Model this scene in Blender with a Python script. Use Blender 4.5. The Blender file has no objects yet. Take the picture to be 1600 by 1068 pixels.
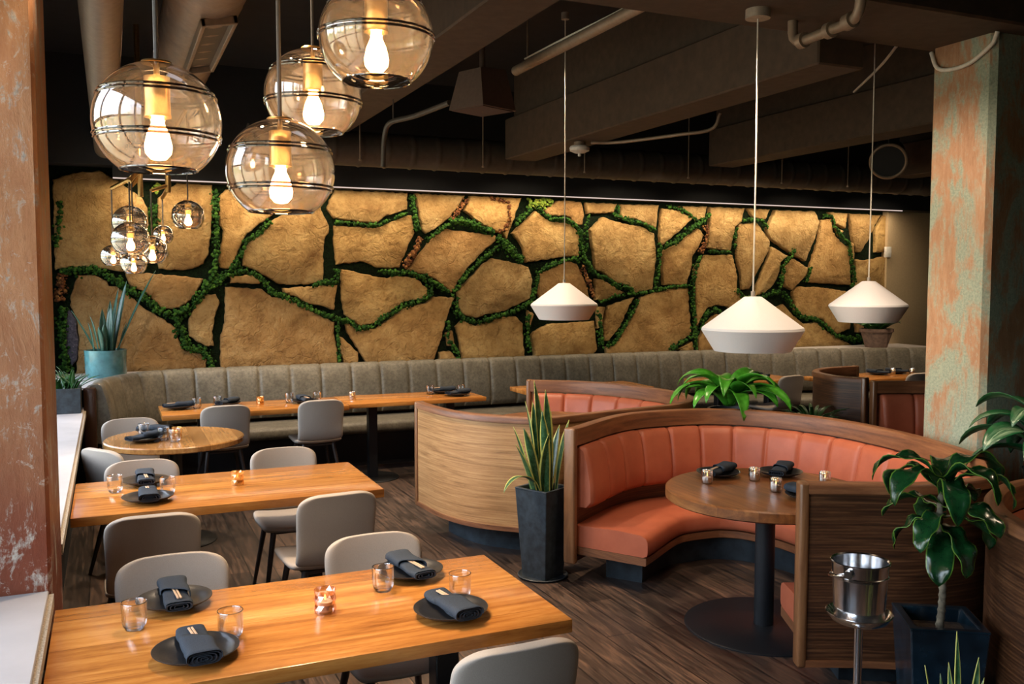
import bpy, bmesh, math, random
from mathutils import Vector, Matrix
random.seed(7)
PI=math.pi
sc=bpy.context.scene
COL=sc.collection
# ------------------------------------------------------------------ camera
F_PX=1425.0; PITCH=math.radians(3.8); YAW=math.radians(23.8); CAM_Z=1.85
cd=bpy.data.cameras.new('camera'); cam=bpy.data.objects.new('camera',cd); COL.objects.link(cam)
cam.location=(0,0,CAM_Z); cam.rotation_euler=(PI/2-PITCH,0,-YAW)
cd.sensor_width=36; cd.lens=F_PX/1600*36; cd.clip_start=.05
sc.camera=cam
sc.view_settings.view_transform='Standard'; sc.view_settings.look='None'
sc.view_settings.gamma=1; sc.view_settings.use_curve_mapping=False
sc.view_settings.exposure=0.6
sc.cycles.use_denoising=True
sc.cycles.max_bounces=10; sc.cycles.transparent_max_bounces=24
sc.cycles.caustics_reflective=False; sc.cycles.caustics_refractive=False
sc.cycles.sample_clamp_indirect=6
def ray(u,v):
    r=(u-800)/F_PX; d=(v-534)/F_PX
    fw=math.cos(PITCH)-d*math.sin(PITCH); up=-(math.sin(PITCH)+d*math.cos(PITCH))
    s,c=math.sin(YAW),math.cos(YAW)
    return (fw*s+r*c, fw*c-r*s, up)
def wall_xz(u,v,Y):          # photo measurement -> place on the stone wall plane
    d=ray(u,v); t=Y/d[1]
    return (d[0]*t, CAM_Z+d[2]*t)
# ------------------------------------------------------------------ material helpers
class NT:
    def __init__(s,name):
        s.m=bpy.data.materials.new(name); s.m.use_nodes=True; s.n=s.m.node_tree.nodes; s.l=s.m.node_tree.links
        s.n.clear(); s.out=s.n.new('ShaderNodeOutputMaterial')
    def add(s,t,**k):
        n=s.n.new(t)
        for a,b in k.items():
            if a.startswith('i_'):
                key=a[2:].replace('_',' ')
                n.inputs[int(key) if key.isdigit() else key].default_value=b
            else: setattr(n,a,b)
        return n
    def link(s,a,b): s.l.new(a,b)
    def coords(s,kind='Object',scale=(1,1,1),rot=(0,0,0),loc=(0,0,0)):
        t=s.add('ShaderNodeTexCoord'); mp=s.add('ShaderNodeMapping')
        mp.inputs['Scale'].default_value=scale; mp.inputs['Rotation'].default_value=rot; mp.inputs['Location'].default_value=loc
        s.link(t.outputs[kind],mp.inputs['Vector']); return mp.outputs['Vector']
    def noise(s,vec,scale=5,detail=4,rough=.55,dist=0):
        n=s.add('ShaderNodeTexNoise'); n.inputs['Scale'].default_value=scale; n.inputs['Detail'].default_value=detail
        n.inputs['Roughness'].default_value=rough; n.inputs['Distortion'].default_value=dist
        if vec is not None: s.link(vec,n.inputs['Vector'])
        return n.outputs['Fac']
    def ramp(s,fac,stops,interp='LINEAR'):
        r=s.add('ShaderNodeValToRGB'); cr=r.color_ramp; cr.interpolation=interp
        while len(cr.elements)<len(stops): cr.elements.new(.5)
        for e,(p,c) in zip(cr.elements,stops):
            e.position=p; e.color=(*c,1) if len(c)==3 else c
        s.link(fac,r.inputs['Fac']); return r.outputs['Color']
    def mix(s,fac,a,b,mode='MIX'):
        n=s.add('ShaderNodeMix',data_type='RGBA',blend_type=mode)
        for sock,val in ((n.inputs[0],fac),(n.inputs[6],a),(n.inputs[7],b)):
            if hasattr(val,'links') or hasattr(val,'is_linked'): s.link(val,sock)
            else: sock.default_value=val if not isinstance(val,tuple) else (*val,1) if len(val)==3 else val
        return n.outputs[2]
    def math(s,op,a,b=0.0):
        n=s.add('ShaderNodeMath',operation=op)
        for sock,val in ((n.inputs[0],a),(n.inputs[1],b)):
            if hasattr(val,'is_linked'): s.link(val,sock)
            else: sock.default_value=val
        return n.outputs[0]
    def bump(s,h,strength=.3,dist=.01):
        b=s.add('ShaderNodeBump'); b.inputs['Strength'].default_value=strength; b.inputs['Distance'].default_value=dist
        s.link(h,b.inputs['Height']); return b.outputs['Normal']
    def pbr(s,col,rough=.5,metal=0.0,normal=None,spec=.5,coat=0,coat_r=.1,trans=0,ior=1.5,sheen=0):
        p=s.add('ShaderNodeBsdfPrincipled')
        for sock,val in (('Base Color',col),('Roughness',rough),('Metallic',metal),('Specular IOR Level',spec),('Coat Weight',coat),('Coat Roughness',coat_r),('Transmission Weight',trans),('IOR',ior),('Sheen Weight',sheen)):
            if hasattr(val,'is_linked'): s.link(val,p.inputs[sock])
            else: p.inputs[sock].default_value=(*val,1) if isinstance(val,tuple) and len(val)==3 else val
        if normal is not None: s.link(normal,p.inputs['Normal'])
        s.link(p.outputs[0],s.out.inputs['Surface']); return p
def plain(name,col,rough=.5,metal=0,spec=.5,coat=0,nscale=40,nstr=.08,var=.12):
    t=NT(name); v=t.coords('Object'); f=t.noise(v,nscale,3)
    c=t.ramp(f,[(.3,tuple(x*(1-var) for x in col)),(.7,tuple(min(1,x*(1+var)) for x in col))])
    t.pbr(c,rough,metal,t.bump(f,nstr,.004) if nstr else None,spec,coat); return t.m
def wood(name,dark,mid,light,coord='Object',grain='X',rough=.35,coat=0,board=0,scale=1.0,rings=6.0,contrast=1.0,fine=9):
    """grain runs along axis `grain`; board = board width in metres (0: veneer)"""
    t=NT(name)
    sc_={'X':(1,fine,fine),'Y':(fine,1,fine),'Z':(fine,fine,1)}[grain]
    v=t.coords(coord,tuple(x*scale for x in sc_))
    if board:
        tc=t.add('ShaderNodeTexCoord'); sp=t.add('ShaderNodeSeparateXYZ'); t.link(tc.outputs[coord],sp.inputs[0])
        across=sp.outputs['Y' if grain=='X' else 'X']
        bi=t.math('FLOOR',t.math('DIVIDE',across,board))
        wn=t.add('ShaderNodeTexWhiteNoise',noise_dimensions='1D'); t.link(bi,wn.inputs['W'])
        cmb=t.add('ShaderNodeCombineXYZ'); t.link(t.math('MULTIPLY',wn.outputs['Value'],37.0),cmb.inputs[0]); t.link(t.math('MULTIPLY',wn.outputs['Value'],11.0),cmb.inputs[2])
        va=t.add('ShaderNodeVectorMath',operation='ADD'); t.link(v,va.inputs[0]); t.link(cmb.outputs[0],va.inputs[1]); v=va.outputs[0]
    n1=t.noise(v,rings*.35,5,.6,.9)
    w=t.add('ShaderNodeTexWave',wave_type='BANDS',bands_direction={'X':'Y','Y':'X','Z':'X'}[grain]); w.inputs['Scale'].default_value=rings*.16
    w.inputs['Distortion'].default_value=5.5; w.inputs['Detail'].default_value=3; w.inputs['Detail Scale'].default_value=1.2; t.link(v,w.inputs['Vector'])
    n2=t.noise(v,rings*5,3,.6)
    f=t.math('ADD',t.math('ADD',t.math('MULTIPLY',n1,.74),t.math('MULTIPLY',w.outputs['Fac'],.05*contrast)),t.math('MULTIPLY',n2,.22))
    c=t.ramp(f,[(.30,dark),(.52,mid),(.74,light)])
    if board:
        k=t.ramp(wn.outputs['Value'],[(0,(.80,.74,.68)),(.5,(1,1,1)),(1,(1.25,1.24,1.2))])
        c=t.mix(1.0,c,k,'MULTIPLY')
        fr=t.math('FRACT',t.math('DIVIDE',across,board)); edge=t.math('LESS_THAN',fr,.012)
        c=t.mix(t.math('MULTIPLY',edge,.5),c,tuple(x*.5 for x in dark))
    t.pbr(c,rough,0,t.bump(n2,.06,.002),.5,coat,.12); return t.m
def thin_glass(name,tint,boost=1.0,rough=.01,grad=None,floor_=0.0,haze=0.0):
    t=NT(name)
    tr=t.add('ShaderNodeBsdfTransparent'); gl=t.add('ShaderNodeBsdfGlossy'); gl.inputs['Roughness'].default_value=rough
    gl.inputs['Color'].default_value=(1,1,1,1)
    if grad:
        tc=t.add('ShaderNodeTexCoord'); sp=t.add('ShaderNodeSeparateXYZ'); t.link(tc.outputs['Generated'],sp.inputs[0])
        t.link(t.ramp(sp.outputs['Z'],grad),tr.inputs['Color'])
    else: tr.inputs['Color'].default_value=(*tint,1)
    fr=t.add('ShaderNodeFresnel'); fr.inputs['IOR'].default_value=1.5
    f=t.math('MINIMUM',t.math('ADD',t.math('MULTIPLY',fr.outputs[0],boost),floor_),.95)
    base=tr.outputs[0]
    if haze:
        tl=t.add('ShaderNodeBsdfTranslucent'); tl.inputs['Color'].default_value=(.9,.72,.58,1); mf=t.add('ShaderNodeMixShader'); mf.inputs[0].default_value=haze  # warm translucent haze added so the bulb's glow fills the glass
        t.link(tr.outputs[0],mf.inputs[1]); t.link(tl.outputs[0],mf.inputs[2]); base=mf.outputs[0]
    mx=t.add('ShaderNodeMixShader'); t.link(f,mx.inputs[0]); t.link(base,mx.inputs[1]); t.link(gl.outputs[0],mx.inputs[2])
    t.link(mx.outputs[0],t.out.inputs['Surface']); return t.m
def emit(name,col,strength):
    t=NT(name); e=t.add('ShaderNodeEmission'); e.inputs['Color'].default_value=(*col,1); e.inputs['Strength'].default_value=strength
    t.link(e.outputs[0],t.out.inputs['Surface']); return t.m
# ------------------------------------------------------------------ materials
M={}
M['table']=wood('oiled_table_wood',(.25,.080,.016),(.54,.215,.046),(.76,.37,.10),grain='X',rough=.25,coat=.25,board=.262,scale=1.2,rings=4)
M['table_dark']=wood('oiled_table_wood_dark',(.10,.030,.009),(.24,.082,.020),(.38,.15,.042),grain='Y',rough=.40,coat=0,board=.12,scale=1.2,rings=5)
M['table_round']=wood('oak_table_wood',(.24,.10,.03),(.42,.20,.06),(.55,.29,.10),grain='Y',rough=.25,coat=.25,board=.10,scale=1.3)
M['walnut']=wood('walnut_veneer',(.20,.092,.034),(.40,.205,.080),(.56,.33,.145),coord='UV',grain='X',rough=.40,coat=.05,scale=.8,rings=8,fine=20)
M['walnut_shaded']=wood('shaded_walnut_veneer',(.012,.005,.003),(.066,.026,.011),(.175,.075,.031),coord='UV',grain='X',rough=.38,coat=.1,scale=.8,rings=8,contrast=1.6,fine=20)  # same walnut as the veneer above, with its shade mixed into the colour
M['walnut_rail']=wood('walnut_solid',(.075,.026,.010),(.19,.072,.028),(.29,.125,.050),coord='UV',grain='X',rough=.48,coat=0,scale=1.2,rings=6)
M['walnut_post']=wood('walnut_post',(.09,.034,.013),(.20,.085,.034),(.29,.135,.055),grain='Z',rough=.35,coat=.15,scale=1.2,rings=6)
M['leg_wood']=plain('dark_stained_wood',(.028,.02,.017),.4)
M['chair']=plain('taupe_upholstery',(.34,.29,.245),.62,spec=.3,nscale=300,nstr=.12,var=.06)
M['black_metal']=plain('black_powder_coat',(.014,.016,.019),.42,.3,nscale=120)
M['dark_steel']=plain('dark_steel_plinth',(.030,.042,.052),.45,.4,nscale=9,nstr=.05,var=.5)
M['plate']=plain('matte_black_stoneware',(.018,.017,.018),.33,nscale=80,nstr=.04)
M['napkin']=plain('charcoal_linen',(.035,.043,.056),.9,spec=.2,nscale=420,nstr=.3,var=.25)
M['bamboo']=plain('pale_bamboo',(.56,.36,.22),.5,nscale=60)
M['glass']=thin_glass('clear_glass',(.985,.987,.99),.62)
M['glass_base']=thin_glass('thick_glass_base',(.93,.94,.96),1.3,.03,floor_=.05)
M['wax']=plain('candle_wax',(.8,.72,.6),.6)
M['flame']=emit('candle_flame',(1,.55,.18),4)
M['brass']=plain('brushed_brass',(.62,.40,.16),.3,1.0,nscale=90,nstr=.02)
M['bulb']=emit('warm_bulb',(1,.64,.30),46)
M['globe_ring']=thin_glass('smoked_glass_ridge',(.20,.16,.14),2.0,.02,floor_=.06)
M['globe']=thin_glass('smoked_globe_glass',(1,1,1),2.3,.008,grad=[(0,(.50,.38,.30)),(.28,(.80,.68,.58)),(.55,(.95,.90,.85)),(.80,(.86,.81,.79)),(1,(.52,.50,.52))],floor_=.035,haze=.085)
M['globe_small']=thin_glass('smoked_small_globe_glass',(1,1,1),3.2,.008,grad=[(0,(.36,.28,.24)),(.3,(.62,.52,.46)),(.55,(.75,.70,.66)),(.8,(.5,.48,.48)),(1,(.16,.17,.19))],floor_=.07,haze=.04)
M['cord']=plain('dark_fabric_cord',(.10,.085,.075),.7)
M['cord_white']=plain('white_fabric_cord',(.72,.66,.58),.7)
M['pendant']=plain('matte_white_shade',(.84,.80,.80),.55,nscale=200,nstr=.02,var=.02)
M['canopy']=plain('bronze_canopy',(.40,.34,.28),.5,.3)
M['duct']=plain('painted_bronze_duct',(.30,.225,.165),.5,.35,nscale=30,nstr=.03)
M['ceil']=plain('dark_ceiling_paint',(.011,.0105,.0115),.8,nscale=8,nstr=.1,var=.3)
M['beam']=plain('dark_brown_beam_paint',(.066,.042,.027),.75,nscale=14,nstr=.15,var=.2)
M['fascia']=plain('black_fascia_paint',(.010,.012,.015),.7,nscale=20,nstr=.05)
M['black_duct']=plain('black_spiral_duct',(.075,.062,.052),.5,.2,nscale=20,nstr=.05)
M['plaster']=plain('beige_plaster',(.48,.36,.22),.8,nscale=40,nstr=.1,var=.05)
M['darkwall']=plain('dark_wall_paint',(.02,.022,.026),.8,nscale=10,nstr=.05)
M['white_plastic']=plain('white_plastic',(.7,.68,.65),.4,nstr=0)
M['pot_black']=plain('black_fibrestone',(.022,.030,.037),.5,nscale=22,nstr=.2,var=.5)
M['pot_navy']=plain('glossy_navy_glaze',(.006,.016,.026),.2,coat=.4,nscale=16,nstr=.12,var=.4)
M['pot_teal']=plain('teal_glaze',(.075,.20,.215),.22,coat=.4,nscale=14,nstr=.03,var=.25)
M['terracotta']=plain('weathered_terracotta',(.16,.10,.075),.8,nscale=20,nstr=.2,var=.3)
M['soil']=plain('potting_soil',(.045,.028,.018),.95,nscale=90,nstr=.8,var=.5)
M['steel']=plain('polished_steel',(.80,.80,.81),.14,1.0,nscale=6,nstr=.015,var=.05)
M['speaker']=plain('brown_speaker_box',(.095,.060,.045),.7)
M['trimlight']=emit('led_strip',(1,.80,.72),.55)
M['concrete_side']=plain('speckled_concrete',(.42,.36,.28),.9,nscale=160,nstr=.5,var=.45)
t=NT('pale_concrete'); v=t.coords(); f=t.noise(v,3,5); g=t.noise(v,120,2)
t.pbr(t.mix(t.math('MULTIPLY',g,.2),t.ramp(f,[(.3,(.36,.33,.32)),(.7,(.45,.42,.41))]),(.4,.36,.33)),.7,0,t.bump(g,.1,.002)); M['concrete']=t.m
# coral and grey leather
def leather(name,a,b,rough,ns=6,mott=0.0):
    t=NT(name); v=t.coords('Object'); f=t.noise(v,ns,5,.6); h=t.noise(v,420,2)
    c=t.ramp(f,[(.3,a),(.7,b)])
    if mott: c=t.mix(t.math('MULTIPLY',t.ramp(t.noise(v,38,4,.7),[(.42,(0,0,0)),(.62,(1,1,1))]),mott),c,tuple(x*.55 for x in a))
    t.pbr(c,rough,0,t.bump(h,.10,.001),.4); return t.m
M['coral']=leather('coral_leather',(.36,.090,.043),(.45,.122,.059),.45)
M['grey_leather']=leather('grey_olive_leather',(.115,.102,.076),(.195,.172,.13),.48,7,.55)
# floor
t=NT('dark_oak_planks'); v=t.coords('Object',(1,1,1),(0,0,PI/2))
br=t.add('ShaderNodeTexBrick'); t.link(v,br.inputs['Vector'])
for k,x in (('Scale',1.0),('Mortar Size',.0035),('Brick Width',1.35),('Row Height',.155),('Bias',0.0)): br.inputs[k].default_value=x
br.inputs['Color1'].default_value=(.022,.016,.013,1); br.inputs['Color2'].default_value=(.070,.048,.036,1); br.inputs['Mortar'].default_value=(.008,.006,.005,1)
br.offset=.37
v2=t.coords('Object',(14,1.1,1)); n=t.noise(v2,3.0,5,.65,.8)
br2=t.noise(t.coords('Object',(2,.6,1)),2.2,3)
c=t.mix(1.0,br.outputs['Color'],t.ramp(n,[(.28,(.20,.20,.22)),(.5,(1,.97,.95)),(.72,(2.6,2.15,1.8))]),'MULTIPLY')
c=t.mix(1.0,c,t.ramp(br2,[(.3,(.7,.72,.78)),(.7,(1.5,1.42,1.35))]),'MULTIPLY')
t.pbr(c,t.ramp(n,[(.3,(.34,.34,.34)),(.7,(.52,.52,.52))]),0,t.bump(n,.12,.002),.45); M['floor']=t.m
# stone slabs: colour per slab
t=NT('golden_sandstone'); v=t.coords('Object')
geo=t.add('ShaderNodeNewGeometry')
f=t.noise(v,3.2,6,.62,.3); g=t.noise(v,26,5,.7); h=t.noise(v,9,6,.65,.5)
c=t.ramp(f,[(.30,(.21,.120,.042)),(.50,(.38,.245,.098)),(.70,(.52,.37,.17))])
isl=t.ramp(geo.outputs['Random Per Island'],[(0,(.82,.76,.66)),(.35,(1,1,1)),(.7,(1.12,1.05,.92)),(1,(.95,.84,.78))])
c=t.mix(1.0,c,isl,'MULTIPLY')
sp=t.ramp(g,[(.50,(0,0,0)),(.66,(1,1,1))]); c=t.mix(t.math('MULTIPLY',sp,.42),c,(.20,.09,.03))
vn=t.add('ShaderNodeTexVoronoi',feature='DISTANCE_TO_EDGE'); vn.inputs['Scale'].default_value=1.5
wv=t.add('ShaderNodeVectorMath',operation='ADD'); nc=t.add('ShaderNodeTexNoise'); nc.inputs['Scale'].default_value=2.2; nc.inputs['Detail'].default_value=4
t.link(v,nc.inputs['Vector']); t.link(v,wv.inputs[0]); t.link(nc.outputs['Color'],wv.inputs[1]); t.link(wv.outputs[0],vn.inputs['Vector'])
crk=t.ramp(vn.outputs['Distance'],[(.0,(0,0,0)),(.018,(1,1,1))])
hh=t.math('ADD',t.math('MULTIPLY',h,1.0),t.math('ADD',t.math('MULTIPLY',g,.28),t.math('MULTIPLY',crk,.10)))
c=t.mix(t.math('MULTIPLY',t.math('SUBTRACT',1.0,crk),.14),c,(.17,.085,.03))
t.pbr(c,.85,0,t.bump(hh,1.0,.06),.25); M['stone']=t.m
t=NT('purple_grey_slate'); v=t.coords('Object'); g=t.noise(v,45,4,.8)
t.pbr(t.ramp(g,[(.35,(.02,.02,.035)),(.6,(.09,.08,.11)),(.75,(.35,.33,.36))]),.8,0,t.bump(g,.6,.02)); M['slate']=t.m
t=NT('dark_joint_backing'); v=t.coords('Object'); g=t.noise(v,40,4,.8)
t.pbr(t.ramp(g,[(.4,(.006,.009,.006)),(.62,(.012,.028,.010)),(.8,(.03,.025,.03))]),.95,0,t.bump(g,1,.04),.1); M['joint']=t.m
def mossmat(name,a,b,c_):
    t=NT(name); geo=t.add('ShaderNodeNewGeometry'); v=t.coords('Object'); g=t.noise(v,120,2)
    c=t.ramp(geo.outputs['Random Per Island'],[(0,a),(.55,b),(1,c_)])
    t.pbr(c,.9,0,t.bump(g,.8,.01),.15); return t.m
M['moss']=mossmat('preserved_green_moss',(.006,.024,.004),(.020,.072,.010),(.055,.14,.018))
M['moss_brown']=mossmat('russet_moss',(.05,.018,.010),(.17,.065,.025),(.33,.16,.05))
M['moss_yellow']=mossmat('lime_moss',(.09,.16,.02),(.20,.30,.04),(.32,.36,.06))
# patina
def patina(name,cop_a,cop_b,ver_a,ver_b,thr,soft,dark,sc_=5.0,stretch=.6,low=None):
    t=NT(name); v=t.coords('Object',(1,1,stretch)); vf=t.coords('Object',(1,1,.22)); vo=t.coords('Object')
    a=t.noise(v,sc_,10,.72,.6); b=t.noise(vf,30,6,.75); d=t.noise(vo,70,5,.75); big=t.noise(vo,1.7,3,.5)
    f=t.math('ADD',t.math('ADD',t.math('MULTIPLY',a,.58),t.math('MULTIPLY',b,.20)),t.math('MULTIPLY',big,.22))
    m=t.ramp(f,[(thr-soft,(0,0,0)),(thr+soft,(1,1,1))])
    cop=t.ramp(t.math('ADD',t.math('MULTIPLY',b,.5),t.math('MULTIPLY',a,.5)),[(.34,cop_a),(.66,cop_b)]); ver=t.ramp(d,[(.36,ver_a),(.62,ver_b)])
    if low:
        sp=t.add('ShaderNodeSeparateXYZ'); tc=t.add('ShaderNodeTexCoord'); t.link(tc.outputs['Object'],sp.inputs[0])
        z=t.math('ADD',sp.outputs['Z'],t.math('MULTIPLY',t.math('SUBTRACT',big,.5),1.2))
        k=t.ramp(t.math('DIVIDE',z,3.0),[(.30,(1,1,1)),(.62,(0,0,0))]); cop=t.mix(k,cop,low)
    c=t.mix(m,cop,ver)
    st=t.ramp(t.noise(vf,52,5,.8),[(.58,(0,0,0)),(.72,(1,1,1))]); c=t.mix(t.math('MULTIPLY',st,.45),c,dark)
    st2=t.ramp(t.noise(v,17,8,.85,1.0),[(.575,(0,0,0)),(.60,(1,1,1))]); c=t.mix(t.math('MULTIPLY',st2,.6),c,ver_b)
    t.pbr(c,t.ramp(m,[(0,(.45,.45,.45)),(1,(.75,.75,.75))]),.2,t.bump(f,.5,.02),.4); return t.m
M['patina_right']=patina('verdigris_copper',(.33,.165,.085),(.56,.33,.195),(.24,.30,.235),(.40,.43,.33),.505,.03,(.12,.075,.045),3.6,.5)
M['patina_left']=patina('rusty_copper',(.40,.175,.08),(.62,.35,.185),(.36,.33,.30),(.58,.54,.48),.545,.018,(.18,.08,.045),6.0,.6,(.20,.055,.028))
# leaves (UV: u across, v along)
def leafmat(name,a,b,edge=None,ew=.12,band=None,pale=None,rough=.35):
    t=NT(name); tc=t.add('ShaderNodeTexCoord'); sp=t.add('ShaderNodeSeparateXYZ'); t.link(tc.outputs['UV'],sp.inputs[0])
    vo=t.coords('Object'); n=t.noise(vo,30,4)
    c=t.ramp(n,[(.3,a),(.7,b)])
    du=t.math('ABSOLUTE',t.math('SUBTRACT',sp.outputs['X'],.5))
    if band:
        nb=t.noise(t.coords('UV',(1.2,26,1)),1.3,4,.7,1); c=t.mix(t.ramp(nb,[(.45,(0,0,0)),(.6,(1,1,1))]),c,band)
    if pale:
        nb=t.noise(t.coords('UV',(9,3.2,1)),1.6,4,.7,1.2)
        k=t.math('MULTIPLY',t.ramp(nb,[(.44,(0,0,0)),(.58,(1,1,1))]),t.ramp(du,[(.05,(1,1,1)),(.36,(0,0,0))])); c=t.mix(k,c,pale)
    if edge: c=t.mix(t.ramp(du,[(.5-ew,(0,0,0)),(.5-ew*.7,(1,1,1))]),c,edge)
    mid=t.ramp(du,[(.0,(1,1,1)),(.03,(0,0,0))]); c=t.mix(t.math('MULTIPLY',mid,.25),c,b)
    p=t.pbr(c,rough,0,t.bump(t.noise(t.coords('UV',(14,1,1)),2,2),.15,.004),.5,.15); return t.m
M['snake']=leafmat('snake_leaf',(.010,.050,.016),(.022,.085,.026),(.52,.50,.12),.16,(.055,.13,.055))
M['snake_dark']=leafmat('dark_snake_leaf',(.010,.045,.032),(.022,.085,.060),None,.1,(.035,.10,.07))
M['lily']=leafmat('bright_lily_leaf',(.030,.19,.012),(.085,.36,.030),rough=.28)
M['dracaena']=leafmat('dracaena_leaf',(.004,.030,.009),(.010,.062,.016),(.10,.20,.025),.045,rough=.22)
M['aglaonema']=leafmat('aglaonema_leaf',(.006,.060,.020),(.016,.105,.034),pale=(.30,.42,.26),rough=.28)
M['bush']=leafmat('bushy_leaf',(.008,.05,.010),(.03,.12,.02),rough=.4)
M['stem']=plain('plant_stem',(.20,.17,.12),.8,nscale=60,nstr=.4,var=.4)
# amber and silver votives
t=NT('amber_faceted_glass')
tr=t.add('ShaderNodeBsdfTransparent'); tr.inputs['Color'].default_value=(.88,.55,.24,1)
gl=t.add('ShaderNodeBsdfGlossy'); gl.inputs['Roughness'].default_value=.05; gl.inputs['Color'].default_value=(1,.72,.38,1)
tl=t.add('ShaderNodeBsdfTranslucent'); tl.inputs['Color'].default_value=(.85,.42,.12,1)
m1=t.add('ShaderNodeMixShader'); m1.inputs[0].default_value=.45; t.link(tr.outputs[0],m1.inputs[1]); t.link(tl.outputs[0],m1.inputs[2])
m2=t.add('ShaderNodeMixShader'); m2.inputs[0].default_value=.30; t.link(m1.outputs[0],m2.inputs[1]); t.link(gl.outputs[0],m2.inputs[2])
t.link(m2.outputs[0],t.out.inputs['Surface']); M['amber']=t.m
t=NT('mauve_faceted_glass')
tr=t.add('ShaderNodeBsdfTransparent'); tr.inputs['Color'].default_value=(.80,.58,.50,1)
gl=t.add('ShaderNodeBsdfGlossy'); gl.inputs['Roughness'].default_value=.04; gl.inputs['Color'].default_value=(1,.86,.80,1)
m2=t.add('ShaderNodeMixShader'); m2.inputs[0].default_value=.32; t.link(tr.outputs[0],m2.inputs[1]); t.link(gl.outputs[0],m2.inputs[2])
t.link(m2.outputs[0],t.out.inputs['Surface']); M['mauve']=t.m
M['silver_glass']=thin_glass('silvered_ribbed_glass',(.80,.76,.74),2.0,.08,floor_=.42)
M['gold_glass']=thin_glass('gold_ribbed_glass',(.85,.62,.42),2.0,.12,floor_=.40)
# ------------------------------------------------------------------ geometry helpers
class MB:
    def __init__(s): s.v=[]; s.f=[]; s.uv={}
    def quad(s,*idx,uv=None):
        if uv: s.uv[len(s.f)]=uv
        s.f.append(tuple(idx))
    def add(s,verts,faces,uvs=None):
        o=len(s.v); s.v.extend([tuple(p) for p in verts])
        for i,f in enumerate(faces):
            if uvs and uvs[i]: s.uv[len(s.f)]=uvs[i]
            s.f.append(tuple(a+o for a in f))
    def box(s,x0,x1,y0,y1,z0,z1):
        s.add([(x0,y0,z0),(x1,y0,z0),(x1,y1,z0),(x0,y1,z0),(x0,y0,z1),(x1,y0,z1),(x1,y1,z1),(x0,y1,z1)],
              [(0,3,2,1),(4,5,6,7),(0,1,5,4),(1,2,6,5),(2,3,7,6),(3,0,4,7)])
    def rbox(s,x0,x1,y0,y1,z0,z1,r=.006,seg=2,mat=None):
        bm=bmesh.new(); bmesh.ops.create_cube(bm,size=1)
        for v in bm.verts:
            v.co=Vector(((x0+x1)/2+v.co.x*(x1-x0),(y0+y1)/2+v.co.y*(y1-y0),(z0+z1)/2+v.co.z*(z1-z0)))
        bmesh.ops.bevel(bm,geom=bm.edges[:],offset=r,segments=seg,affect='EDGES',profile=.5)
        if mat: bm.transform(mat)
        bm.verts.index_update(); s.add([v.co for v in bm.verts],[[v.index for v in f.verts] for f in bm.faces]); bm.free()
    def lathe(s,prof,n=32,c=(0,0,0),caps=(False,False),mat=None):
        vs=[];fs=[];m=len(prof)
        for i in range(n):
            a=2*PI*i/n
            for r,z in prof: vs.append(Vector((c[0]+r*math.cos(a),c[1]+r*math.sin(a),c[2]+z)))
        for i in range(n):
            j=(i+1)%n
            for k in range(m-1): fs.append((i*m+k,j*m+k,j*m+k+1,i*m+k+1))
        if caps[0]: fs.append(tuple(i*m for i in range(n))[::-1])
        if caps[1]: fs.append(tuple(i*m+m-1 for i in range(n)))
        if mat: vs=[mat@p for p in vs]
        s.add(vs,fs)
    def tube(s,pts,r,n=10,caps=True):
        pts=[Vector(p) for p in pts]; rs=r if isinstance(r,(list,tuple)) else [r]*len(pts)
        vs=[];fs=[]; up=None
        for i,p in enumerate(pts):
            t=(pts[min(i+1,len(pts)-1)]-pts[max(i-1,0)]).normalized()
            if up is None: up=Vector((0,0,1)) if abs(t.z)<.9 else Vector((1,0,0))
            a=t.cross(up).normalized(); b=a.cross(t).normalized(); up=b
            for k in range(n):
                q=2*PI*k/n; vs.append(p+(a*math.cos(q)+b*math.sin(q))*rs[i])
        for i in range(len(pts)-1):
            for k in range(n): fs.append((i*n+k,i*n+(k+1)%n,(i+1)*n+(k+1)%n,(i+1)*n+k))
        if caps: fs.append(tuple(range(n))[::-1]); fs.append(tuple((len(pts)-1)*n+k for k in range(n)))
        s.add(vs,fs)
    def prism(s,poly,z0,z1):
        n=len(poly); s.add([(x,y,z0) for x,y in poly]+[(x,y,z1) for x,y in poly],
            [tuple(range(n))[::-1],tuple(range(n,2*n))]+[(i,(i+1)%n,n+(i+1)%n,n+i) for i in range(n)])
    def grid(s,rows,uvs=None,flip=False):
        n=len(rows[0]); o=len(s.v)
        for r in rows: s.v.extend([tuple(p) for p in r])
        for i in range(len(rows)-1):
            for k in range(n-1):
                q=(o+i*n+k,o+i*n+k+1,o+(i+1)*n+k+1,o+(i+1)*n+k)
                if uvs: s.uv[len(s.f)]=[uvs[i][k],uvs[i][k+1],uvs[i+1][k+1],uvs[i+1][k]]
                s.f.append(q)
def build(name,mb,mat,parent=None,smooth=True,base=None,angle=40):
    """one mesh object; base: world origin that the world-space verts are moved to"""
    me=bpy.data.meshes.new(name)
    vs=mb.v if base is None else [(x-base[0],y-base[1],z-base[2]) for x,y,z in mb.v]
    me.from_pydata([tuple(p) for p in vs],[],mb.f)
    if mb.uv:
        l=me.uv_layers.new(name='uv'); 
        for i,p in enumerate(me.polygons):
            u=mb.uv.get(i)
            if u:
                for k,li in enumerate(p.loop_indices): l.data[li].uv=u[k]
    if smooth:
        me.polygons.foreach_set('use_smooth',[True]*len(me.polygons)); me.set_sharp_from_angle(angle=math.radians(angle))
    me.materials.append(mat); me.update()
    o=bpy.data.objects.new(name,me); COL.objects.link(o)
    if parent is not None: o.parent=parent
    elif base is not None: o.location=base
    return o
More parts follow.
